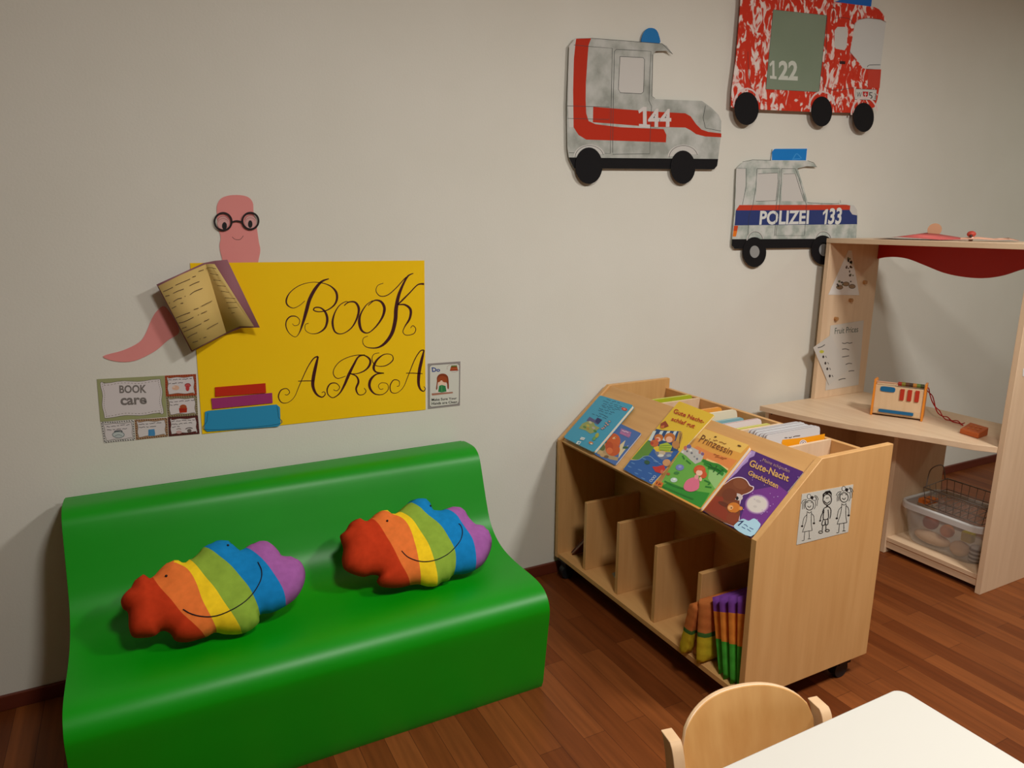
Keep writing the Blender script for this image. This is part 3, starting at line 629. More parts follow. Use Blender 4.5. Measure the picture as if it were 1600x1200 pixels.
# sloping display board
sn = Vector((-(KTOP-SZ), 0, SX-KX0)).normalized()
def slope_pt(x, y, d): return Vector((x, y, SZ+(x-KX0)*(KTOP-SZ)/(SX-KX0)))+sn*d
SL = Plane(slope_pt(KX0, 0, -.007), sn)
b = MB(); A0, A1 = .002, SX-KX0+.004
r0 = [slope_pt(KX0+q, yi0, d) for q, d in ((A0, -.007), (A1, -.007), (A1, -.023), (A0, -.023))]; r1 = [Vector((p.x, yi1, p.z)) for p in r0]
b.prism(r0, r1, M['beech_y']); b.build('display_board', bc, bevel=.001, weld=True)
board('back_panel', bc, KX1-.018, KX1-.002, yi0, yi1, KZ+.018, .703, M['beech_y'])
board('middle_panel', bc, 1.618, 1.632, yi0, yi1, KZ+.018, .52, M['beech_y'])
board('tray_front', bc, SX+.006, SX+.018, yi0, yi1, .50, KTOP-.01, M['beech_y'])
board('tray_bottom', bc, SX+.006, KX1-.018, yi0, yi1, .505, .518, M['beech_y'])
for Y in (-.2, -.4, -.6, -.8):
    b = MB(); o_ = [(1.378, KZ+.018), (1.616, KZ+.018), (1.616, .40), (1.55, .375), (1.41, .358), (1.378, .352)]
    o_ = [(1.378, KZ+.0181), (1.617, KZ+.0181), (1.617, .357), (1.378, .357)]
    b.prism([(x, Y, z) for x, z in o_], [(x, Y+.016, z) for x, z in o_], M['beech_z']); b.build('divider', bc, bevel=.001, weld=True)
for Y in (-.235, -.625, -.818):
    board('tray_divider', bc, SX+.0185, KX1-.0185, Y, Y+.009, .52, .706, M['birch_z'])
for cx, cy in ((1.388, -.065), (1.42, -.945), (1.81, -.08), (1.80, -.968)):
    b = MB(); b.tube([(cx-.004, cy-.013, .0285), (cx-.004, cy+.013, .0285)], .028, M['rubber'], 20)
    b.tube([(cx+.012, cy, .03), (cx+.012, cy, KZ-.001)], .011, M['rubber'], 12); b.box(cx-.02, cx+.03, cy-.017, cy+.017, .045, .064, M['rubber']); b.box(cx-.03, cx+.03, cy-.03, cy+.03, KZ-.004, KZ-.0002, M['rubber'])
    b.build('caster', bc)
# three children card on the end panel
zk = zm(1230, 750, 10.909)
EP = Plane((0, KY0-.0004, 0), (0, -1, 0)); a = Art(EP, z=zk, step=.00002)
a.slab([(250, 240), (1125, 75), (1035, 885), (155, 1105)], flat((206, 203, 192), .7), .0006)
K = flat((24, 22, 22), .6)
def girl(dx, dy, sx=1.0, sy=1.0):
    q = lambda pts: [(375+(x-375)*sx+dx, 430+(y-430)*sy+dy) for x, y in pts]
    a.stroke(q(ell(375, 430, 70, 82)), K, 13, closed=True)
    a.strokes([q(s) for s in ([(345, 375), (345, 388)], [(408, 375), (408, 388)])], K, 20, 1)
    a.stroke(q([(342, 440), (375, 465), (402, 435)]), K, 12)
    a.poly(q(ell(368, 280, 30, 40)), (214, 212, 205)); a.stroke(q(ell(368, 280, 30, 40)), K, 9, closed=True)
    a.poly(q(ell(462, 315, 28, 36, rot=.7)), (214, 212, 205)); a.stroke(q(ell(462, 315, 28, 36, rot=.7)), K, 9, closed=True); a.poly(q(ell(420, 300, 24, 30)), K)
    a.strokes([q(s) for s in ([(330, 330), (270, 345), (240, 400)], [(320, 345), (265, 400), (258, 495)], [(310, 365), (285, 420), (288, 490)], [(460, 262), (505, 280), (530, 340)], [(470, 290), (510, 350), (505, 440)], [(475, 345), (480, 430), (455, 495)])], K, 9)
    a.strokes([q(s) for s in ([(330, 535), (375, 558), (412, 530)], [(335, 550), (325, 660), (300, 760), (255, 885)], [(410, 545), (405, 660), (408, 760), (422, 860)], [(255, 885), (420, 858)], [(330, 590), (280, 650), (255, 775)], [(412, 570), (450, 620), (455, 730)], [(295, 885), (288, 960), (280, 1025), (245, 1032)], [(368, 872), (372, 940), (368, 1000)], [(345, 1003), (400, 998)])], K, 9)
    a.poly(q(ell(250, 785, 20, 16)), K); a.poly(q(ell(452, 735, 20, 16)), K)
girl(0, 0); girl(590, -135, 1.0, 1.0)
a.stroke(ell(678, 330, 72, 92), K, 14, closed=True)
a.poly([(602, 300), (600, 240), (650, 190), (720, 175), (752, 215), (756, 285), (738, 238), (702, 215), (682, 246), (652, 226), (628, 240), (616, 290)], K)
a.strokes([[(668, 295), (668, 312)], [(692, 292), (692, 308)]], K, 12, 1); a.stroke([(625, 350), (650, 385), (690, 388), (725, 355)], K, 13)
a.strokes([[(660, 440), (690, 438)], [(620, 480), (690, 450), (735, 490), (740, 560)], [(620, 480), (600, 540), (625, 545)], [(622, 500), (612, 660), (695, 645), (692, 500)], [(605, 545), (570, 620), (560, 690)], [(740, 540), (735, 600), (722, 655)], [(612, 665), (585, 755), (635, 762), (645, 690), (650, 755), (690, 745), (690, 650)], [(600, 770), (592, 860)], [(655, 765), (655, 860)]], K, 13)
a.poly(ell(557, 690, 16, 14), K); a.stroke(ell(565, 885, 34, 20), K, 11, closed=True); a.stroke(ell(678, 858, 34, 20), K, 11, closed=True)
o = a.build('picture_card'); rebase(o, on_y(1285, 840, KY0-.0005)); tag(o, 'white card with three black line-drawn children on the end of the book trolley', 'card')

# ------------------------------------------------------------------ books on the display board
def rounded(q, r=.06, n=4):
    out = []; K_ = len(q)
    for i in range(K_):
        p = q[i]; a_ = q[i-1]; c = q[(i+1) % K_]
        s0 = (p[0]+(a_[0]-p[0])*r, p[1]+(a_[1]-p[1])*r); s1 = (p[0]+(c[0]-p[0])*r, p[1]+(c[1]-p[1])*r)
        for k in range(n+1):
            t_ = k/n; out.append(((1-t_)**2*s0[0]+2*t_*(1-t_)*p[0]+t_*t_*s1[0], (1-t_)**2*s0[1]+2*t_*(1-t_)*p[1]+t_*t_*s1[1]))
    return out
def cover_book(name, quad, th, base, label, draw, z, off=0, rr=.05, page=(226, 214, 190), cat='book'):
    """quad is the front cover seen on the sloping board; off = resting height above the board"""
    pl = Plane(SL.p, SL.n, off+th)
    q = rounded(quad, rr)
    c0 = pl.at((quad[2][0]+quad[3][0])/2, (quad[2][1]+quad[3][1])/2)
    t = empty(name, c0-SL.n*th, label, cat, 'picture books on the display board')
    cf = lambda pts: pts
    tp = [pl.at(*p) for p in q]; cen = sum(tp, Vector())/len(tp)
    if mgeo.normal(tp).dot(pl.n) < 0: tp.reverse()
    cover = MB(); k = min(.0015, th*.2)
    inner = [p+(cen-p)*.012 for p in tp]
    mb = MB(); mb.prism([p-pl.n*k for p in inner], [p-pl.n*(th-k) for p in inner], flat(page, .7)); mb.build('pages', t)
    mb = MB(); mb.prism([p-pl.n*(th-k) for p in tp], [p-pl.n*(th-.0003) for p in tp], flat(base, .35, .45)); mb.build('back_cover', t)
    a = Art(pl, 0, z=z); a.mb.prism(tp, [p-pl.n*k for p in tp], flat(base, .35, .45)); a.gloss = True
    draw(a); a.build('front_cover', t)
    return t
ident = lambda p: p
C = lambda *c: flat(c, .38, .45)
z8 = zm(860, 570, 8.0); z75 = zm(960, 620, 7.5); z7 = zm(1010, 640, 7.06); z6 = zm(1090, 650, 6.0)
def blob(a, x, y, rx, ry, c, rot=0): a.poly(ell(x, y, rx, ry, 20, rot), C(*c))
def dr_blue(a):
    for i, (x0, y0, x1, y1) in enumerate(((705, 432, 900, 490), (660, 455, 895, 522), (660, 480, 880, 545), (640, 500, 870, 568), (650, 522, 820, 574), (610, 545, 800, 600), (600, 568, 780, 628), (520, 615, 700, 672), (610, 605, 690, 640), (680, 640, 720, 655))):
        squig(a, x0, y0, x1, y1, 7, (40, 70, 100))
    blob(a, 925, 555, 38, 20, (196, 60, 44), .3); blob(a, 925, 553, 18, 9, (230, 150, 130), .3)
    a.poly([(355, 795), (400, 735), (480, 700), (520, 670), (560, 760), (620, 790), (540, 850), (500, 862), (440, 820)], C(150, 160, 96)); a.poly([(450, 700), (490, 650), (560, 690), (590, 660), (650, 690), (590, 750), (540, 720)], C(84, 84, 130)); a.poly([(590, 660), (650, 690), (600, 745), (560, 710)], C(34, 44, 100))
    for x, y, c in ((470, 760, (196, 176, 60)), (500, 720, (200, 190, 150)), (430, 780, (90, 130, 60)), (540, 790, (180, 170, 160)), (560, 830, (70, 130, 60)), (470, 800, (170, 140, 50))): blob(a, x, y, 22, 14, c, .5)
    for x, y in ((700, 730), (690, 765), (670, 790), (720, 750), (650, 800), (740, 710)): blob(a, x, y, 16, 9, (196, 160, 150), .5); a.stroke(ell(x, y, 18, 11, 8), C(60, 90, 130), 3, closed=True)
    blob(a, 585, 885, 22, 34, (170, 170, 60), .5); blob(a, 550, 925, 20, 26, (100, 160, 90), .5); blob(a, 510, 980, 28, 18, (206, 120, 60), .3); blob(a, 515, 990, 14, 9, (226, 226, 210), .3)
    a.poly([(345, 955), (390, 965), (365, 1000), (320, 990)], C(222, 226, 222)); a.poly([(358, 968), (380, 973), (360, 990), (340, 984)], C(80, 150, 180)); a.poly([(390, 905), (440, 918), (420, 945), (370, 935)], C(222, 226, 222)); a.stroke([(385, 918), (425, 930)], C(80, 150, 180), 5)
cover_book('picture_book', z8([(620, 380), (1035, 505), (540, 1092), (163, 905)]), .012, (64, 158, 190), 'light blue picture book lying back cover up, farthest on the display board', dr_blue, z8, rr=.04, off=.0056)
def dr_small(a):
    a.poly([(560, 1085), (650, 1000), (700, 960), (760, 1130), (850, 1160), (840, 1200), (740, 1180)], C(176, 150, 110)); a.poly([(870, 1000), (940, 940), (900, 1060), (980, 1000), (850, 1170)], C(222, 204, 160))
    blob(a, 780, 960, 95, 105, (206, 92, 38), .3); blob(a, 780, 1060, 90, 80, (200, 88, 36), .2); blob(a, 735, 1020, 50, 60, (190, 76, 30)); blob(a, 800, 915, 26, 13, (236, 180, 130), -.3); blob(a, 815, 912, 8, 6, (40, 20, 20)); blob(a, 740, 1075, 40, 40, (220, 110, 54))
    blob(a, 650, 1035, 36, 40, (96, 110, 60)); blob(a, 620, 1095, 40, 26, (200, 170, 120)); blob(a, 940, 1035, 36, 16, (60, 96, 66)); blob(a, 660, 1130, 40, 24, (196, 160, 110)); blob(a, 700, 1150, 30, 18, (120, 90, 60)); blob(a, 690, 960, 16, 20, (60, 90, 60))
    a.poly([(885, 795), (1015, 845), (985, 915), (865, 860)], C(166, 110, 160)); squig(a, 895, 822, 1010, 858, 9, (230, 210, 226)); squig(a, 880, 852, 1000, 890, 9, (210, 120, 160))
cover_book('picture_book', [(967.5, 661), (1002, 677), (961, 727), (927.7, 709)], .005, (72, 108, 172), 'small blue board book with an orange bear, tucked beside the light blue book', dr_small, z8, off=0)
def dr_gute(a):
    a.poly([(200, 730), (330, 580), (400, 500), (480, 560), (440, 640), (400, 690), (290, 740)], C(92, 140, 50)); a.poly([(395, 515), (490, 375), (560, 392), (780, 405), (790, 440), (745, 640), (640, 640), (480, 560)], C(28, 70, 120))
    for x in (455, 540, 620, 700): a.poly([(x, 400+(x-455)*.02), (x+36, 400), (x-20, 520), (x-58, 510)], C(206, 216, 214)); a.l -= a.step
    a.l += a.step
    a.poly([(755, 410), (795, 410), (800, 480), (750, 620), (690, 600)], C(196, 150, 66)); a.strokes([[(770, 420), (760, 600)], [(790, 430), (740, 620)]], C(110, 76, 50), 8)
    for x, y, r in ((520, 480, 52), (650, 480, 66)): blob(a, x, y, r, r*.85, (196, 110, 40)); blob(a, x-8, y+20, r*.6, r*.55, (236, 180, 150))
    blob(a, 470, 545, 50, 42, (200, 96, 50)); blob(a, 440, 545, 20, 18, (180, 60, 40)); blob(a, 720, 560, 44, 44, (190, 130, 70)); blob(a, 500, 500, 22, 14, (220, 90, 60))
    a.poly([(530, 560), (620, 535), (680, 580), (650, 650), (520, 620)], C(170, 190, 50)); a.strokes([[(530, 580), (660, 570)], [(525, 600), (665, 600)], [(530, 625), (650, 625)]], C(96, 140, 40), 7)
    a.poly([(105, 850), (190, 740), (290, 738), (400, 690), (460, 605), (520, 680), (600, 720), (690, 640), (765, 635), (600, 850), (440, 1028), (280, 950)], C(38, 92, 164))
    a.poly([(470, 640), (560, 650), (690, 650), (640, 710), (560, 740), (500, 700)], C(110, 120, 150)); blob(a, 560, 660, 40, 26, (200, 180, 150)); blob(a, 545, 690, 36, 16, (226, 222, 210)); blob(a, 640, 690, 30, 16, (150, 160, 170))
    for x, y in ((220, 780), (300, 860), (260, 900), (350, 730), (180, 820), (420, 900), (340, 960), (480, 760), (540, 790)): blob(a, x, y, 26, 7, (86, 134, 190), .4)
    a.stroke([(195, 742), (250, 745), (300, 735), (350, 700), (420, 700), (470, 740), (520, 770)], C(130, 160, 200), 7); blob(a, 385, 770, 34, 24, (40, 84, 60), .2)
    a.poly([(445, 820), (500, 820), (580, 800), (600, 850), (560, 905), (480, 880)], C(196, 50, 44)); blob(a, 615, 775, 48, 42, (206, 150, 100)); blob(a, 560, 880, 18, 22, (206, 110, 80))
    a.poly([(545, 315), (600, 283), (640, 345), (590, 365), (540, 362)], C(150, 60, 30)); a.poly([(545, 345), (590, 335), (580, 372), (545, 370)], C(206, 110, 50))
    a.text('Gute Nacht-', [(712, 140), (1068, 275), (1045, 318), (690, 192)], C(176, 40, 24), offset=.02); a.text('schlaf gut', [(685, 238), (960, 325), (925, 388), (658, 292)], C(176, 40, 24), offset=.02)
    [a.stroke(ell(x, y, 15, 12, 10), C(200, 210, 226), 5, closed=True) for x, y in ((474, 938), (454, 962), (432, 986))]
cover_book('picture_book', [(1061, 626.5), (1116, 648), (1017.5, 757), (973.5, 732)], .007, (230, 190, 50), 'yellow picture book titled Gute Nacht-schlaf gut with blue quilt on its cover', dr_gute, z75, rr=.03)
def dr_prinz(a):
    a.poly([(640, 210), (1130, 390), (1040, 480), (560, 310)], C(236, 190, 96)); a.poly([(560, 400), (700, 470), (1000, 560), (890, 690), (700, 590), (480, 450)], C(226, 136, 70)); a.stroke([(660, 550), (780, 600), (900, 665)], C(240, 200, 130), 26)
    a.poly([(365, 480), (430, 440), (560, 520), (640, 560), (760, 610), (895, 690), (600, 1085), (140, 850), (250, 660)], C(104, 172, 68)); a.poly([(150, 850), (250, 800), (400, 860), (560, 900), (700, 920), (600, 1085)], C(44, 140, 44)); a.poly([(700, 620), (890, 690), (760, 880), (680, 760)], C(150, 196, 120))
    a.poly([(375, 470), (400, 440), (470, 400), (640, 480), (620, 540), (600, 575), (540, 600), (480, 550), (440, 510)], C(190, 186, 180)); 
    for x, y, w, h, c in ((470, 408, 26, 22, (110, 100, 150)), (430, 425, 18, 26, (200, 110, 90)), (620, 490, 18, 18, (130, 90, 130)), (560, 480, 16, 20, (196, 190, 190)), (500, 480, 12, 12, (110, 110, 120)), (450, 460, 12, 12, (120, 116, 120)), (560, 545, 12, 12, (110, 110, 130)), (590, 470, 14, 20, (206, 120, 90)), (530, 520, 10, 10, (140, 140, 140)), (490, 450, 14, 14, (220, 216, 210)), (400, 470, 14, 12, (220, 216, 206))): blob(a, x, y, w, h, c)
    a.strokes([[(620, 560), (720, 600), (800, 620), (890, 690)], [(640, 590), (730, 640), (860, 680)], [(680, 640), (760, 660), (850, 720)]], C(40, 130, 40), 34); a.strokes([[(700, 600), (740, 660)], [(780, 620), (740, 690)], [(840, 670), (780, 720)]], C(24, 90, 30), 14)
    a.strokes([[(640, 780), (700, 810), (680, 830)], [(400, 510), (420, 550)], [(440, 560), (490, 600)], [(200, 790), (330, 850), (450, 880)], [(180, 850), (300, 900), (520, 990)], [(650, 850), (720, 860)]], C(36, 120, 40), 16)
    blob(a, 370, 640, 46, 34, (116, 128, 190)); blob(a, 372, 632, 18, 14, (150, 160, 210)); blob(a, 305, 778, 38, 26, (196, 216, 206)); blob(a, 310, 770, 14, 10, (240, 240, 240)); blob(a, 243, 712, 20, 16, (176, 84, 50)); blob(a, 335, 700, 30, 16, (60, 130, 60))
    a.poly([(412, 850), (440, 790), (500, 755), (575, 760), (580, 870), (500, 908), (430, 890)], C(222, 112, 140), smooth=3); blob(a, 555, 745, 24, 26, (228, 150, 150)); blob(a, 590, 670, 66, 56, (206, 84, 40)); blob(a, 630, 720, 40, 40, (206, 84, 40)); blob(a, 585, 700, 36, 32, (240, 196, 170)); blob(a, 600, 770, 16, 24, (236, 190, 160)); blob(a, 600, 655, 44, 20, (216, 96, 50))
    blob(a, 765, 303, 14, 8, (90, 60, 30)); blob(a, 1028, 402, 22, 9, (100, 66, 34), .3); squig(a, 740, 335, 900, 385, 9, (140, 90, 40)); squig(a, 745, 490, 890, 550, 8, (150, 80, 40)); squig(a, 760, 520, 850, 550, 6, (150, 80, 40))
    a.text('Prinzessin', [(620, 275), (968, 440), (935, 508), (575, 355)], C(110, 60, 30), shear=.1)
    a.poly([(110, 783), (192, 812), (172, 862), (92, 832)], C(214, 110, 40)); a.strokes([[(125, 803), (112, 826)], [(150, 812), (135, 838)], [(150, 835), (165, 820)]], C(70, 20, 20), 9)
cover_book('picture_book', [(1101.5, 669), (1172.5, 697), (1093.5, 796.5), (1026.5, 761.5)], .013, (226, 160, 70), 'picture book titled Prinzessin with orange sky and girl in pink dress', dr_prinz, z7, off=.0075, rr=.04)
def dr_purple(a):
    a.poly([(490, 320), (545, 335), (530, 375), (485, 395), (470, 430), (420, 470), (370, 530), (300, 590), (230, 640), (200, 640), (330, 490)], C(166, 140, 196)); a.poly([(470, 330), (510, 345), (400, 470), (290, 570), (260, 590)], C(186, 166, 210))
    a.poly([(380, 1020), (500, 700), (760, 650), (850, 720), (560, 1080)], C(116, 52, 136))
    for i in range(9): a.poly(ell(560, 828, 118-i*3, 98-i*2.5, 28), C(int(116+i*12), int(62+i*16), int(140+i*8)))
    blob(a, 556, 826, 92, 76, (214, 204, 196)); blob(a, 570, 800, 26, 14, (198, 188, 182), .4); blob(a, 540, 850, 18, 12, (200, 190, 184), .2)
    a.poly([(55, 880), (130, 760), (190, 690), (250, 640), (330, 585), (400, 572), (460, 598), (495, 650), (528, 662), (520, 700), (470, 730), (425, 745), (405, 800), (390, 880), (395, 960), (345, 1040)], C(232, 214, 220), smooth=3)
    a.poly([(48, 880), (130, 760), (190, 690), (250, 645), (330, 592), (400, 580), (455, 604), (488, 655), (520, 668), (512, 696), (465, 724), (415, 745), (395, 800), (400, 870), (392, 950), (335, 1032)], C(122, 62, 34), smooth=3)
    a.poly([(60, 870), (160, 750), (250, 760), (230, 830), (300, 920), (380, 960), (330, 1025)], C(140, 52, 30)); blob(a, 400, 640, 70, 46, (132, 72, 42), .4); blob(a, 380, 760, 46, 32, (206, 190, 184), .3); blob(a, 372, 772, 14, 18, (30, 20, 26)); blob(a, 300, 740, 70, 60, (112, 54, 30)); blob(a, 250, 830, 60, 20, (100, 44, 26), .4)
    blob(a, 340, 860, 60, 48, (206, 120, 40)); blob(a, 405, 868, 20, 18, (216, 140, 50)); blob(a, 310, 860, 26, 22, (230, 170, 110)); blob(a, 318, 864, 7, 6, (60, 20, 20)); blob(a, 330, 960, 60, 56, (136, 60, 34))
    random.seed(3)
    for i in range(46):
        x, y = random.uniform(380, 960), random.uniform(400, 1000)
        if x > 395 and (x-1000)*(1130-525)-(y-525)*(500-1000) < -9000 and (x-490)*(525-315)-(y-315)*(1000-490) < -5000 and (x-500)*(880-1130)-(y-1130)*(40-500) < -9000: blob(a, x, y, random.choice((3, 4, 6)), 4, (196, 170, 216)); a.l -= a.step
    a.l += a.step
    a.poly([(345, 1050), (385, 990), (430, 965), (480, 985), (530, 962), (575, 995), (588, 1035), (500, 1132)], C(176, 214, 232), smooth=3); a.text('7', [(385, 985), (440, 985), (415, 1042), (372, 1030)], C(30, 40, 90), offset=.02); squig(a, 435, 1020, 525, 1062, 8, (40, 60, 120)); squig(a, 415, 1042, 500, 1082, 8, (40, 60, 120))
    a.text('Meine schönsten', [(620, 398), (870, 505), (860, 535), (605, 425)], C(176, 140, 130)); a.text('Gute-Nacht', [(505, 408), (865, 560), (850, 620), (480, 470)], C(214, 166, 96), offset=.02); a.text('Geschichten', [(490, 510), (765, 635), (750, 685), (470, 550)], C(214, 166, 96), offset=.02)
cover_book('picture_book', [(1171.7, 702), (1255.4, 736.9), (1172.2, 839.3), (1096.5, 797.5)], .0072, (76, 36, 110), 'purple picture book titled Gute-Nacht Geschichten with brown bears, nearest the trolley end', dr_purple, z6, rr=.015)

# ------------------------------------------------------------------ books in the top tray
def tray_book(ytop, x0, x1, zt, th, col, label, edge=(232, 224, 206), lean=.02, name='board_book', kind=None, extra=None):
    t = empty(name, ((x0+x1)/2, ytop, .519), label, 'book', 'board books in the top tray')
    zb_ = .5195
    def slab_(d0, d1, m, nm, ins=0, lb=None):
        b = MB(); o_ = rounded([(x0+ins, zb_), (x1-ins, zb_), (x1-ins, zt-ins), (x0+ins, zt-ins)], .06, 4)
        ring = lambda d: [(x, ytop+d-lean*(zt-z)/(zt-zb_), z) for x, z in o_]
        b.prism(ring(d0), ring(d1), m); return b.build(nm, t, bevel=0, weld=True, label=lb)
    slab_(0, .0015, flat(col, .4, .4), 'front_cover'); slab_(.0016, th-.0016, flat(edge, .7), 'pages', .0012); slab_(th-.0015, th, flat(col, .4, .4), 'back_cover')
    return t
TX0, TX1 = SX+.022, KX1-.022
def ty(px, py, z): return on_z(px, py, z).y
tray_book(-.200, TX0+.01, TX1-.005, .712, .011, (176, 184, 40), 'lime green board book against the farthest tray divider', (226, 214, 160), lean=.004)
tray_book(-.372, TX0+.01, TX1-.02, .706, .008, (222, 150, 60), 'white and orange board book, first after the farthest tray divider', lean=.05)
tray_book(-.44, TX0+.01, TX1-.015, .712, .010, (214, 202, 176), 'cream board book behind the yellow display book in the tray', (236, 226, 200), lean=.05)
tray_book(-.475, TX0+.01, TX1-.015, .692, .010, (120, 160, 166), 'grey-blue board book leaning on the cream one in the tray', (180, 200, 196), lean=.05)
tray_book(-.548, TX0+.01, TX1-.01, .706, .009, (216, 200, 196), 'white board book with red back, mid tray', (150, 70, 60), lean=.05)
tray_book(-.592, TX0+.01, TX1-.01, .700, .009, (190, 186, 90), 'yellow-green board book before the middle tray divider', (236, 222, 170), lean=.045)
for i in range(6):
    tray_book(-.7275-.0125*i, TX0+.005+.004*math.sin(i*2), TX1-.028+.002*i, .742+.002*math.sin(i*1.7), .0105, (206, 204, 204), ['thin white booklet farthest in the bundle of white booklets', 'second thin white booklet from the far end of the bundle', 'third thin white booklet from the far end of the bundle', 'third thin white booklet from the near end of the bundle', 'second thin white booklet from the near end of the bundle', ''][i] if i < 5 else 'white and orange booklet at the near face of the white bundle', (150, 140, 140), lean=.012, name='booklet')
# the orange band on the nearest booklet
last = [o for o in COL.objects if o.name.startswith('booklet')][-1]
pf = Plane((0, -.7275-.0125*5-.0006, .742), (0, -1, .0535)); a = Art(pf, z=zm(1180, 620, 7.273))
a.poly([(300, 520), (310, 488), (550, 462), (792, 420), (785, 560), (440, 640), (330, 640)], C(236, 156, 20)); squig(a, 335, 468, 512, 446, 9, (60, 40, 30)); a.poly(ell(545, 530, 42, 42), C(232, 226, 224)); a.stroke(ell(545, 530, 30, 30, 12), C(120, 110, 120), 7, closed=True); a.stroke([(525, 545), (545, 515), (560, 545)], C(110, 100, 110), 7)
a.build('cover_print', last)

# ------------------------------------------------------------------ things in the lower compartments
SHZ = KZ+.0185
t = empty('picture_book', (1.42, -.12, SHZ), 'dark red book leaning in the farthest lower compartment', 'book')
mb = MB(); qa = [on_x(888, 852, 1.40), on_x(924, 806, 1.40), on_x(924, 812, 1.40), on_x(891, 856, 1.40)]
def lean_book(t, y0, z0, y1, z1, x0, x1, th, col, pg):
    d = Vector((0, y1-y0, z1-z0)); L_ = d.length; d.normalize(); n = Vector((0, -d.z, d.y))
    if n.z < 0: n = -n
    for nm, a0, a1, c, ins in (('back_cover', 0, .002, col, 0), ('pages', .0021, th-.0021, pg, .003), ('front_cover', th-.002, th, col, 0)):
        b = MB(); P0 = Vector((0, y0, z0)); r = lambda h: [Vector((x, 0, 0))+P0+d*s+n*h for x, s in ((x0+ins, ins), (x1-ins, ins), (x1-ins, L_-ins), (x0+ins, L_-ins))]
        b.prism(r(a0), r(a1), flat(c, .4, .4)); b.build(nm, t, weld=True)
lean_book(t, -.075, SHZ+.001, -.171, SHZ+.105, 1.40, 1.56, .012, (96, 34, 38), (150, 120, 110))
t = empty('booklet', (1.5, -.36, SHZ), 'pale grey booklet lying in the second lower compartment', 'book')
b = MB(); b.prism([(1.42, -.37, SHZ), (1.56, -.37, SHZ), (1.56, -.25, SHZ), (1.45, -.27, SHZ)], [(1.42, -.37, SHZ+.004), (1.56, -.37, SHZ+.004), (1.56, -.25, SHZ+.004), (1.45, -.27, SHZ+.004)], flat((150, 156, 156), .6)); b.build('booklet_cover', t, weld=True)
# cloth book: padded leaves standing upright
def pad(mb, ring0, ring1, mat): mb.prism(ring0, ring1, mat)
def cloth_book(label, leaves, zones, x0, x1, name='cloth_book'):
    """leaves: (y bottom, y top, z bottom, z top) edges; zones: (z fraction, colour)"""
    t = empty(name, ((x0+x1)/2, leaves[0][0], SHZ), label, 'book')
    for (yb, yt, zb0, zt, th, x0_, x1_) in leaves:
        mb = MB(); nz = 28; nx = 12
        def pt(u, v, s):
            z = zb0+(zt-zb0)*v; y = yb+(yt-yb)*v; x = x0_+(x1_-x0_)*u
            e = min(u, 1-u, v*1.2, (1-v)*1.2)/.18; q = math.sqrt(1-(1-min(e, 1))**2)*th/2+.001*math.sin(v*40+u*9)*(1 if e > .3 else 0)
            return Vector((x, y+s*q, z))
        for s in (-1, 1):
            for j in range(nz):
                v = (j+.5)/nz; col = [c for f_, c in zones if v <= f_][0]
                for i in range(nx):
                    q = [pt(i/nx, j/nz, s), pt((i+1)/nx, j/nz, s), pt((i+1)/nx, (j+1)/nz, s), pt(i/nx, (j+1)/nz, s)]
                    mb.add(q if s < 0 else q[::-1], [(0, 1, 2, 3)], cloth(col), True)
        mb.build('padded_leaf', t, weld=True)
    return t
cloth_book('upright cloth book of padded leaves, purple over orange over green, nearest lower compartment',
           [(-.900, -.853, SHZ+.001, .312, .027, 1.372, 1.54), (-.925, -.884, SHZ+.001, .330, .027, 1.366, 1.54), (-.949, -.915, SHZ+.001, .346, .027, 1.368, 1.54), (-.970, -.946, SHZ+.001, .360, .027, 1.372, 1.54)],
           [(.45, (72, 168, 56)), (.83, (224, 134, 52)), (1.01, (120, 66, 150))], 1.38, 1.55)
cloth_book('slumped cloth book, orange top and yellow bottom, left of the upright cloth book',
           [(-.772, -.806, SHZ+.001, .275, .034, 1.343, 1.3765), (-.832, -.824, SHZ+.001, .295, .038, 1.350, 1.50)],
           [(.44, (196, 170, 40)), (.50, (70, 110, 50)), (1.01, (190, 110, 56))], 1.37, 1.5)

# ------------------------------------------------------------------ play shop
QX0, QX1 = 2.690, 3.028
FY, NY = -.045, -.861                 # far panel outer face, near panel inner face
TZ = 1.288; CT = .572
sh = empty('play_shop', (2.86, -.45, 0), 'tall pale maple play shop frame with curved counter and red valance at right', 'play shop')
board('upper_side_panel', sh, QX0, QX1, FY-.02, FY, CT, TZ-.02, M['birch_z'])
board('lower_side_panel', sh, 2.41, QX1, FY-.02, FY, 0, CT-.0221, M['birch_z'])
board('side_panel', sh, QX0, QX1+.0, NY-.02, NY, 0, TZ-.02, M['birch_z'])
board('middle_panel', sh, QX0, QX1, -.487, -.469, 0, CT-.0221, M['birch_z'])
board('top_board', sh, QX0-.002, QX1+.002, NY-.02, FY, TZ-.0199, TZ, M['birch_y'])
board('bottom_board', sh, QX0+.008, QX1, NY+.0001, -.4871, .052, .070, M['birch_y'])
board('plinth', sh, QX0+.012, QX0+.028, NY+.0001, -.4871, .022, .0519, M['birch_y'])
ce = catmull([(2.372, FY), (2.388, -.15), (2.42, -.28), (2.468, -.42), (2.53, -.55), (2.585, -.66), (2.62, -.74), (2.645, -.80), (QX0, NY+.0005)], 6)
ring = [(x, y) for x, y in ce]+[(QX1, NY+.0005), (QX1, FY)]
b = MB(); b.prism([(x, y, CT-.022) for x, y in ring], [(x, y, CT) for x, y in ring], M['birch_y']); b.build('counter_top', sh, bevel=.001, weld=True)
board('back_panel', sh, QX1-.018, QX1-.006, -.4689, FY-.0201, .052, CT-.0221, M['birch_y'])
board('bottom_board', sh, QX0+.008, QX1-.0181, -.4689, FY-.0201, .052, .070, M['birch_y'])
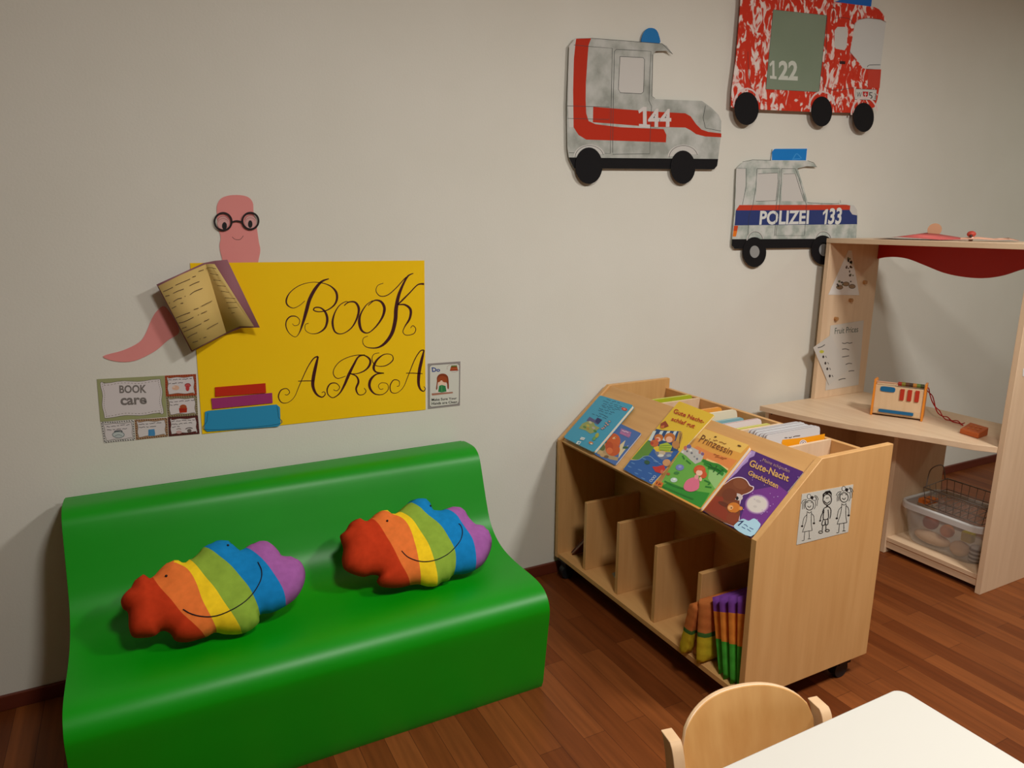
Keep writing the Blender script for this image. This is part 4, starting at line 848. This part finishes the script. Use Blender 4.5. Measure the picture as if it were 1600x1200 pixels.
# red wavy valance hung at the back edge of the top
vy = [(FY-.02, 1.195), (-.10, 1.203), (-.16, 1.207), (-.22, 1.200), (-.30, 1.176), (-.38, 1.152), (-.46, 1.141), (-.54, 1.141), (-.61, 1.156), (-.68, 1.185), (-.74, 1.197), (-.80, 1.196), (NY+.0005, 1.188)]
vv = catmull(vy, 5); ring = [(FY-.0205, TZ-.0202)]+vv+[(NY+.0005, TZ-.0202)]; ring[1] = (FY-.0205, ring[1][1])
b = MB(); b.prism([(QX1-.016, y, z) for y, z in ring], [(QX1-.004, y, z) for y, z in ring], flat((184, 34, 20), .5, .3)); b.build('valance', sh, bevel=.001, weld=True)
for px, py in ((1350, 441), (1328, 469), (1305, 498)):
    c = on_y(px, py, FY-.0205); b = MB(); b.tube([c+Vector((0, .001, 0)), c+Vector((0, -.012, 0))], .009, wood('peg_wood', (170, 120, 70), (180, 130, 80)), 14); b.build('peg', sh)
c = Vector((2.425, FY-.0205, .535)); b = MB(); b.tube([c, c+Vector((0, -.002, 0))], .004, flat((90, 56, 34)), 10); b.build('screw_cap', sh)
# papers on the side panel
zq = zm(1260, 340, 4.0)
a = Art(Plane((0, FY-.0208, 0), (0, -1, 0)), z=zq); a.slab([(262, 205), (282, 205), (330, 485), (136, 482)], flat((226, 222, 216), .7), .0005)
random.seed(5)
for i in range(26):
    v = random.uniform(.12, .9); y = 225+v*225; xl = 262-(y-205)*.45+16; xr = 282+(y-205)*.171-14; x = random.uniform(min(xl, xr), max(xl, xr))
    blob(a, x, y, random.uniform(4, 9), random.uniform(4, 8), random.choice(((96, 70, 50), (70, 60, 50), (140, 100, 60), (110, 120, 80)))); a.l -= a.step
for x, y in ((207, 435), (285, 430), (247, 415)): blob(a, x, y, 20, 13, (150, 120, 84)); a.stroke(ell(x, y, 20, 13, 12), C(80, 60, 40), 3, closed=True)
o = a.build('food_pyramid_sheet'); rebase(o, on_y(1318, 455, FY-.021)); tag(o, 'triangular paper with small food pictures taped inside the play shop side', 'paper')
a = Art(Plane((0, FY-.0208, 0), (0, -1, 0)), z=zq); a.slab([(150, 675), (358, 642), (325, 1045), (118, 1080)], flat((206, 198, 188), .7), .0005)
a.text('Fruit Prices', [(178, 690), (325, 678), (322, 715), (176, 728)], (50, 70, 60))
for (x, y) in ((222, 783), (222, 826), (222, 870), (240, 918), (262, 960), (200, 1012)): squig(a, x, y, x+random.choice((44, 80, 36)), y-4, 6, (90, 84, 80)); squig(a, 292, y-8, 318, y-12, 5, (100, 96, 92))
o = a.build('price_list'); rebase(o, on_y(1320, 605, FY-.021)); tag(o, 'white sheet headed Fruit Prices taped inside the play shop side', 'paper')
a = Art(Plane((0, FY-.0228, 0), (0, -1, 0)), z=zq); a.slab([(42, 812), (150, 735), (262, 952), (140, 1046)], flat((202, 196, 188), .7), .0005)
squig(a, 70, 815, 115, 790, 6, (60, 60, 60)); blob(a, 95, 838, 14, 10, (196, 190, 70))
for (x, y) in ((105, 870), (118, 910), (130, 945), (145, 990)): blob(a, x, y, 6, 9, (60, 50, 50)); a.stroke([(x+14, y-6), (x+20, y+6)], (80, 76, 74), 4)
o = a.build('picture_list'); rebase(o, on_y(1296, 600, FY-.023)); tag(o, 'tilted smaller white sheet overlapping the Fruit Prices sheet', 'paper')
a = Art(Plane((0, NY-.0205, 0), (0, -1, 0))); a.slab([(1598, 576), (1650, 572), (1648, 588), (1597.5, 588)], flat((226, 220, 210), .7), .0005)
o = a.build('paper_label'); rebase(o, on_y(1620, 588, NY-.021)); tag(o, 'small white label on the outside of the play shop near panel, cut by the frame', 'label')

# toy cash register on the counter
pL = on_z(1359, 648, CT); pR = on_z(1441, 659, CT)
wdir = (pR-pL); W = wdir.length; wdir.normalize(); dd = Vector((-wdir.y, wdir.x, 0))
if dd.x < 0: dd = -dd
zt = on_x(1366, 592, pL.x+.012).z; Hh = zt-CT
t = empty('toy_cash_register', (pL+pR)/2, 'small wooden toy cash register with orange sides and blue slots on the counter', 'toy')
def RP(w, d, h): return pL+wdir*w+dd*d+Vector((0, 0, h))
OR = flat((226, 136, 40), .45, .4); RW = wood('register_wood', (212, 178, 138), (220, 188, 150)); RBL = flat((24, 96, 140), .4, .4); RR = flat((178, 46, 22), .45, .4)
for w in (0, W-.008):
    b = MB(); r = [(0, .0005), (.12, .0005), (.10, Hh*.95), (.018, Hh)]; b.prism([RP(w, d, h) for d, h in r], [RP(w+.008, d, h) for d, h in r], OR); b.build('side_frame', t, bevel=.001, weld=True)
b = MB(); r = [(.006, .008), (.112, .008), (.094, Hh*.86), (.020, Hh*.84)]; b.prism([RP(.0081, d, h) for d, h in r], [RP(W-.0081, d, h) for d, h in r], RW); b.build('body', t, bevel=.001, weld=True)
fd = lambda h: .006+.014*(h-.008)/(Hh*.84-.008)
def plate(w0, w1, h0, h1, m, nm, th=.003, rnd=.4):
    q = rounded([(w0, h0), (w1, h0), (w1, h1), (w0, h1)], rnd*min(1, 1), 4); b = MB()
    b.prism([RP(w, fd(h)-th, h) for w, h in q], [RP(w, fd(h)-.0001, h) for w, h in q], m); return b.build(nm, t, weld=True)
plate(.012, W-.012, .012, Hh*.22, wood('drawer_wood', (206, 170, 128), (214, 180, 140)), 'drawer', .002, .02)
plate(.03, W-.035, Hh*.12, Hh*.20, RBL, 'drawer_handle', .008, .12)
plate(.026, W*.42, Hh*.68, Hh*.82, RBL, 'display_slot', .003, .3)
for k in range(3): plate(W*(.52+.14*k), W*(.60+.14*k), Hh*.50, Hh*.80, RR, 'price_tab', .005, .1)
b = MB(); b.tube([RP(.004, .022, Hh*.93), RP(W*.5, .022, Hh*.93)], .0035, flat((196, 150, 120)), 10); b.build('rod', t)
for i, c in enumerate(((150, 40, 24), (120, 110, 30), (90, 50, 24), (60, 40, 24), (170, 110, 40), (90, 110, 40), (60, 60, 30))):
    w0 = W*(.46+.07*i); b = MB(); b.tube([RP(w0, .022, Hh*.93), RP(w0+W*.069, .022, Hh*.93)], .0085, flat(c, .5), 14); b.build('roller_ring', t)
# twisted red cord and card terminal
tm = on_z(1523, 681, CT); te = tm+Vector((.02, .02, 0))
pa = RP(W, .022, Hh*.9); pts = [pa]+[on_z(x, y, z) for x, y, z in ((1454, 616, CT+.09), (1462, 636, CT+.05), (1471, 648, CT+.02), (1482, 655, CT+.006), (1496, 660, CT+.004), (1506, 663, CT+.006))]
cp = catmull([tuple(p) for p in pts], 10); b = MB()
for ph in (0, math.pi):
    q = [Vector(p)+Vector((math.cos(i*.28+ph), 0, math.sin(i*.28+ph)))*.006 for i, p in enumerate(cp)]
    b.tube([Vector((p.x, p.y, max(p.z, CT+.0025))) for p in q], .0022, flat((178, 28, 26), .5), 6)
b.build('cord', t)
TT = t
c0 = on_z(1499, 677, CT); c1 = on_z(1528, 686, CT); c2 = on_z(1548, 679, CT)
u = (c1-c0); v = (c2-c1); th = .028
# wedge shaped block
TB = [c0, c1, c1+v*.75, c0+v*.75]; b = MB(); tops = [TB[0]+Vector((0, 0, .018)), TB[1]+Vector((0, 0, .02)), TB[2]+Vector((0, 0, .032)), TB[3]+Vector((0, 0, .032))]
b.prism([p+Vector((0, 0, .0005)) for p in TB], tops, flat((186, 92, 40), .5, .3)); tt_ = b.build('card_terminal', TT, bevel=.003, weld=True, label='orange wooden card terminal block on the cord')
nn = (tops[1]-tops[0]).cross(tops[3]-tops[0]).normalized()
if nn.z < 0: nn = -nn
b = MB()
for i in range(3):
    for j in range(2):
        p = tops[0]+(tops[1]-tops[0])*(.25+.25*i)+(tops[3]-tops[0])*(.35+.3*j); b.tube([p, p+nn*.002], .004, flat((206, 120, 60), .5), 10)
b.build('key_button', tt_)

# storage tub with toys on the bottom board
BZ = .0705
tb = empty('storage_tub', (2.86, -.67, BZ), 'clear plastic tub full of play food on the bottom board of the play shop', 'tub')
def rrect(cx, cy, hx, hy, r, n=5):
    out = []
    for sx, sy, a0 in ((1, 1, 0), (-1, 1, 90), (-1, -1, 180), (1, -1, 270)):
        for k in range(n+1):
            an = math.radians(a0+90*k/n); out.append((cx+sx*(hx-r)+r*math.cos(an), cy+sy*(hy-r)+r*math.sin(an)))
    return out
TCX, TCY = 2.855, -.675
lv = [(.0, .105, .135), (.02, .115, .145), (.10, .127, .158), (.165, .133, .166)]
b = MB(); rings = [[(x, y, BZ+h) for x, y in rrect(TCX, TCY, hx, hy, .05)] for h, hx, hy in lv]
for r0_, r1_ in zip(rings, rings[1:]):
    n = len(r0_); b.add(r0_+r1_, [(i, (i+1) % n, n+(i+1) % n, n+i) for i in range(n)], M['tub'], True)
b.add(rings[0], [tuple(range(len(rings[0])))], M['tub']); o = b.build('tub_wall', tb, weld=True)
md = o.modifiers.new('solid', 'SOLIDIFY'); md.thickness = .002
b = MB(); b.tube([(x, y, BZ+.166) for x, y in rrect(TCX, TCY, .136, .169, .05)], .007, M['tubrim'], 8, closed=True)
ra = rrect(TCX, TCY, .1425, .1755, .055); n = len(ra)
b.add([(x, y, BZ+.166) for x, y in ra]+[(x, y, BZ+.146) for x, y in ra], [(i, (i+1) % n, n+(i+1) % n, n+i) for i in range(n)], M['tubrim'], True); b.build('tub_rim', tb)
def toy(name, label, cat, fn):
    b = MB(); c = fn(b); o = b.build(name); rebase(o, c); tag(o, label, cat, 'play food in the clear tub'); return o
def loaf(b): b.ball((2.79, -.62, BZ+.030), (.03, .075, .026), flat((212, 176, 140), .8), 20, 12); return (2.79, -.62, BZ+.004)
toy('toy_bread_roll', 'long pale beige toy bread roll lying in the clear tub', 'toy', loaf)
def loaf2(b): b.ball((2.785, -.735, BZ+.034), (.034, .036, .03), flat((206, 170, 134), .8), 20, 12); return (2.785, -.735, BZ+.004)
toy('toy_bun', 'round beige toy bun beside the bread roll in the clear tub', 'toy', loaf2)
def oran(b): b.ball((2.79, -.675, BZ+.083), .026, flat((206, 130, 84), .6), 18, 12); return (2.79, -.675, BZ+.057)
toy('toy_orange', 'small orange-brown toy fruit in the clear tub', 'toy', oran)
def pep(b): b.box(2.775, 2.81, -.775, -.735, BZ+.070, BZ+.112, flat((196, 180, 60), .5)); return (2.79, -.755, BZ+.07)
o = toy('toy_cheese_block', 'yellow toy block in the clear tub', 'toy', pep); md = o.modifiers.new('b', 'BEVEL'); md.width = .006; md.segments = 3
def tom(b): b.ball((2.80, -.60, BZ+.09), .03, flat((150, 70, 56), .6), 18, 12); return (2.80, -.60, BZ+.06)
toy('toy_tomato', 'dull red toy tomato behind the bread roll in the clear tub', 'toy', tom)
def jar(b):
    for k in range(6): b.tube([(2.80, -.79, BZ+.006+.008*k), (2.80, -.79, BZ+.014+.008*k)], .025, flat((60, 52, 50) if k % 2 else (190, 184, 176), .4), 18)
    b.ball((2.80, -.79, BZ+.056), (.022, .022, .012), flat((190, 184, 176), .4)); return (2.80, -.79, BZ+.006)
toy('toy_striped_pot', 'black and white striped toy pot at the near end of the clear tub', 'toy', jar)
def toyb(b): b.box(2.81, 2.88, -.57, -.53, BZ+.15, BZ+.168, flat((206, 110, 40), .5)); return (2.84, -.55, BZ+.15)
toy('toy_box', 'small orange toy pack near the tub rim', 'toy', toyb)
# wire basket lying in the tub
wb = empty('wire_basket', (2.87, -.68, BZ+.15), 'grey wire basket tipped on top of the clear tub', 'basket'); WR = flat((130, 120, 112), .35, .6)
def wbp(u, v, h): return Vector((2.785+u*.155, -.56-v*.25, BZ+.155+h+.05*(1-v)*0+.012*u))
b = MB()
for h, g in ((.0, .9), (.032, .95), (.075, 1.0)):
    b.tube([wbp(.5+(u-.5)*g, .5+(v-.5)*g, h) for u, v in ((0, 0), (1, 0), (1, 1), (0, 1))], .0017 if h < .07 else .0028, WR, 6, closed=True)
for i in range(9):
    q = i/8
    for uv in ((0, q), (1, q)): b.tube([wbp(.5+(uv[0]-.5)*.9, .5+(uv[1]-.5)*.9, 0), wbp(uv[0], uv[1], .075)], .0013, WR, 5)
    if i % 2 == 0:
        for uv in ((q, 0), (q, 1)): b.tube([wbp(.5+(uv[0]-.5)*.9, .5+(uv[1]-.5)*.9, 0), wbp(uv[0], uv[1], .075)], .0013, WR, 5)
    b.tube([wbp(.05, .05+.9*q, 0), wbp(.95, .05+.9*q, 0)], .0013, WR, 5)
b.build('wire_grid', wb)
b = MB(); b.tube([tuple(p) for p in catmull([tuple(wbp(.1, 0, .075)), tuple(wbp(.25, -.02, .14)), tuple(wbp(.75, -.02, .14)), tuple(wbp(.9, 0, .075))], 8)], .0022, WR, 6)
b.build('handle', wb)

# things on top of the play shop
TP = TZ+.0005
def top_thing(name, label, cat, fn):
    b = MB(); c = fn(b); o = b.build(name, weld=False); rebase(o, c); return tag(o, label, cat)
def pinkcard(b):
    pts = [on_z(x, y, TP) for x, y in ((1421, 375), (1470, 378.5), (1500, 380.5))]; pts2 = [Vector((3.0, -.12, TP)), Vector((3.0, -.30, TP)), Vector((2.98, -.50, TP))]
    pts = [Vector((2.78, -.20, TP)), Vector((2.78, -.32, TP)), Vector((2.80, -.48, TP))]
    sheet(b, [(pts2[i]+Vector((0, 0, h)), pts[i]+Vector((0, 0, h*.3+.0015))) for i, h in enumerate((.002, .028, .004))], flat((226, 110, 104), .7)); return pts[1]
top_thing('pink_card_sheet', 'curled salmon pink card sheet on top of the play shop', 'paper', pinkcard)
def disc(b):
    c = Vector((2.99, -.33, TP+.0395)); b.tube([c+Vector((-.007, -.004, 0)), c+Vector((.007, .004, 0))], .026, flat((206, 160, 124), .5), 28); return c-Vector((0, 0, .026))
o = top_thing('wooden_disc', 'round pale wooden disc standing behind the pink card on the play shop', 'toy', disc)
def mush(b):
    c = on_x(1516, 379, 2.86); c.z = TP; b.tube([c, c+Vector((0, 0, .022))], [.007, .009], flat((230, 214, 204), .6), 12); b.ball(c+Vector((0, 0, .026)), (.0155, .0155, .012), flat((186, 70, 56), .5), 16, 10); b.ball(c+Vector((-.012, -.006, .019)), .006, flat((70, 40, 36), .5), 10, 8); return c
top_thing('toy_mushroom', 'tiny toy mushroom with red cap and white stem on top of the play shop', 'toy', mush)
def plank(b):
    a0 = on_x(1500, 381.5, 2.80); a1 = on_x(1592, 383, 2.90); a0.z = a1.z = TP
    d = (a1-a0).normalized(); n = Vector((-d.y, d.x, 0))
    if n.x < 0: n = -n
    sheet(b, [(a0+(a1-a0)*u+n*.10*s+Vector((0, 0, h)), a0+(a1-a0)*u-n*.0+Vector((0, 0, h*.4+.0015))) for u, s, h in ((0, .5, .012), (.3, .9, .016), (.6, 1, .010), (.85, .9, .014), (1, .6, .006))], flat((222, 168, 140), .7)); return a0
top_thing('peach_card_sheet', 'crumpled peach coloured card lying right of the toy mushroom', 'paper', plank)
def dome(b):
    c = Vector((2.975, -.765, TP+.0175)); b.ball(c, (.022, .03, .0175), flat((226, 160, 128), .6), 18, 10); return c-Vector((0, 0, .0175))
top_thing('peach_ball', 'small peach coloured rounded toy at the right end on top of the play shop', 'toy', dome)

# ------------------------------------------------------------------ white table and small chair
TBZ = .462; tx1, ty1 = on_z(1405, 1074.5, TBZ).x, on_z(1405, 1074.5, TBZ).y
tx0, ty0 = tx1-1.2, ty1-.60
t = empty('table', ((tx0+tx1)/2, (ty0+ty1)/2, 0), 'low white laminate table with rounded corner in the bottom right foreground', 'table')
def rr2(x0, x1, y0, y1, r, n=6):
    out = []
    for cx, cy, a0 in ((x1-r, y1-r, 0), (x0+r, y1-r, 90), (x0+r, y0+r, 180), (x1-r, y0+r, 270)):
        for k in range(n+1): an = math.radians(a0+90*k/n); out.append((cx+r*math.cos(an), cy+r*math.sin(an)))
    return out
R_ = rr2(tx0, tx1, ty0, ty1, .022); b = MB(); b.prism([(x, y, TBZ-.024) for x, y in R_], [(x, y, TBZ) for x, y in R_], M['white_top']); b.build('tabletop', t, bevel=.002, weld=True)
for x in (tx0+.07, tx1-.07):
    for y in (ty0+.07, ty1-.07):
        b = MB(); b.tube([(x, y, 0), (x, y, TBZ-.025)], [.022, .026], M['solid'], 20); b.build('leg', t)
board('apron', t, tx0+.09, tx1-.09, ty1-.085, ty1-.065, TBZ-.085, TBZ-.025, M['solid']); board('apron', t, tx0+.09, tx1-.09, ty0+.065, ty0+.085, TBZ-.085, TBZ-.025, M['solid'])

# chair: built in its own axes (x across, y towards the backrest), then set behind the table
ch = empty('childs_chair', (0, 0, 0), 'small beech plywood chair with rounded backrest pushed in behind the white table', 'chair')
SWH = .158; SH_ = .27; BT = .515
for s in (-1, 1):
    b = MB(); pth = catmull([(s*.148, .098, .0), (s*.150, .110, .15), (s*.153, .118, .30), (s*.155, .135, .41), (s*.156, .147, .453), (s*.156, .158, .467)], 6)
    vs = []
    for p in pth:
        vs.append([(p[0]-.011, p[1]-.019, p[2]), (p[0]+.011, p[1]-.019, p[2]), (p[0]+.011, p[1]+.014, p[2]), (p[0]-.011, p[1]+.014, p[2])])
    for a0, a1 in zip(vs, vs[1:]): b.add(a0+a1, [(i, (i+1) % 4, 4+(i+1) % 4, 4+i) for i in range(4)], M['solid'])
    b.add(vs[0], [(3, 2, 1, 0)], M['solid']); b.add(vs[-1], [(0, 1, 2, 3)], M['solid']); b.build('back_post', ch, bevel=.007, seg=3, weld=True)
    b = MB(); b.box(s*.145-.012, s*.145+.012, -.165, -.133, 0, SH_-.02, M['solid']); b.build('front_leg', ch, bevel=.005, weld=True)
    b = MB(); b.box(s*.147-.009, s*.147+.009, -.135, .10, SH_-.055, SH_-.02, M['solid']); b.build('side_rail', ch, bevel=.003, weld=True)
q = rr2(-.165, .165, -.18, .085, .05); b = MB(); b.prism([(x, y, SH_-.019) for x, y in q], [(x, y, SH_-.007) for x, y in q], M['ply']); b.build('seat', ch, bevel=.003, weld=True)
# backrest: curved plywood shell, arched top
nu, nv = 28, 12; b = MB()
def brp(u, v, off):
    top_ = .446+.066*math.sqrt(max(0, 1-abs(u)**2.6)); bot_ = .335+.02*abs(u)**2
    z = bot_+(top_-bot_)*v; x = u*.138
    if v > .55: pass
    y = .125+(z-.33)*.24-.030*(1-u*u)*-1*.9-.012
    return Vector((x, y+off, z))
P_ = [[[brp(-1+2*i/nu, j/nv, off) for j in range(nv+1)] for i in range(nu+1)] for off in (0, .010)]
for k in (0, 1):
    for i in range(nu):
        for j in range(nv):
            q = [P_[k][i][j], P_[k][i+1][j], P_[k][i+1][j+1], P_[k][i][j+1]]; b.add(q if k == 0 else q[::-1], [(0, 1, 2, 3)], M['ply'], True)
rim = [(i, 0) for i in range(nu)]+[(nu, j) for j in range(nv)]+[(i, nv) for i in range(nu, 0, -1)]+[(0, j) for j in range(nv, 0, -1)]
for a0, a1 in zip(rim, rim[1:]+rim[:1]):
    b.add([P_[0][a0[0]][a0[1]], P_[1][a0[0]][a0[1]], P_[1][a1[0]][a1[1]], P_[0][a1[0]][a1[1]]], [(0, 1, 2, 3)], M['solid'])
b.build('backrest', ch, bevel=.0025, weld=True)
for s in (-1, 1):
    b = MB(); b.box(min(s*.130, s*.150), max(s*.130, s*.148), .118, .142, .385, .407, M['solid']); b.build('bracket', ch, bevel=.002, weld=True)
pl_ = on_z(1035, 1160, .48); pr_ = on_z(1293, 1102, .48)
dx_ = (pr_-pl_); ang = math.atan2(dx_.y, dx_.x)
mid = (pl_+pr_)/2
ch.rotation_euler = (0, 0, ang); off = Matrix.Rotation(ang, 3, 'Z') @ Vector((0, .15, 0)); ch.location = (mid.x-off.x+.021, mid.y-off.y+.018, 0)
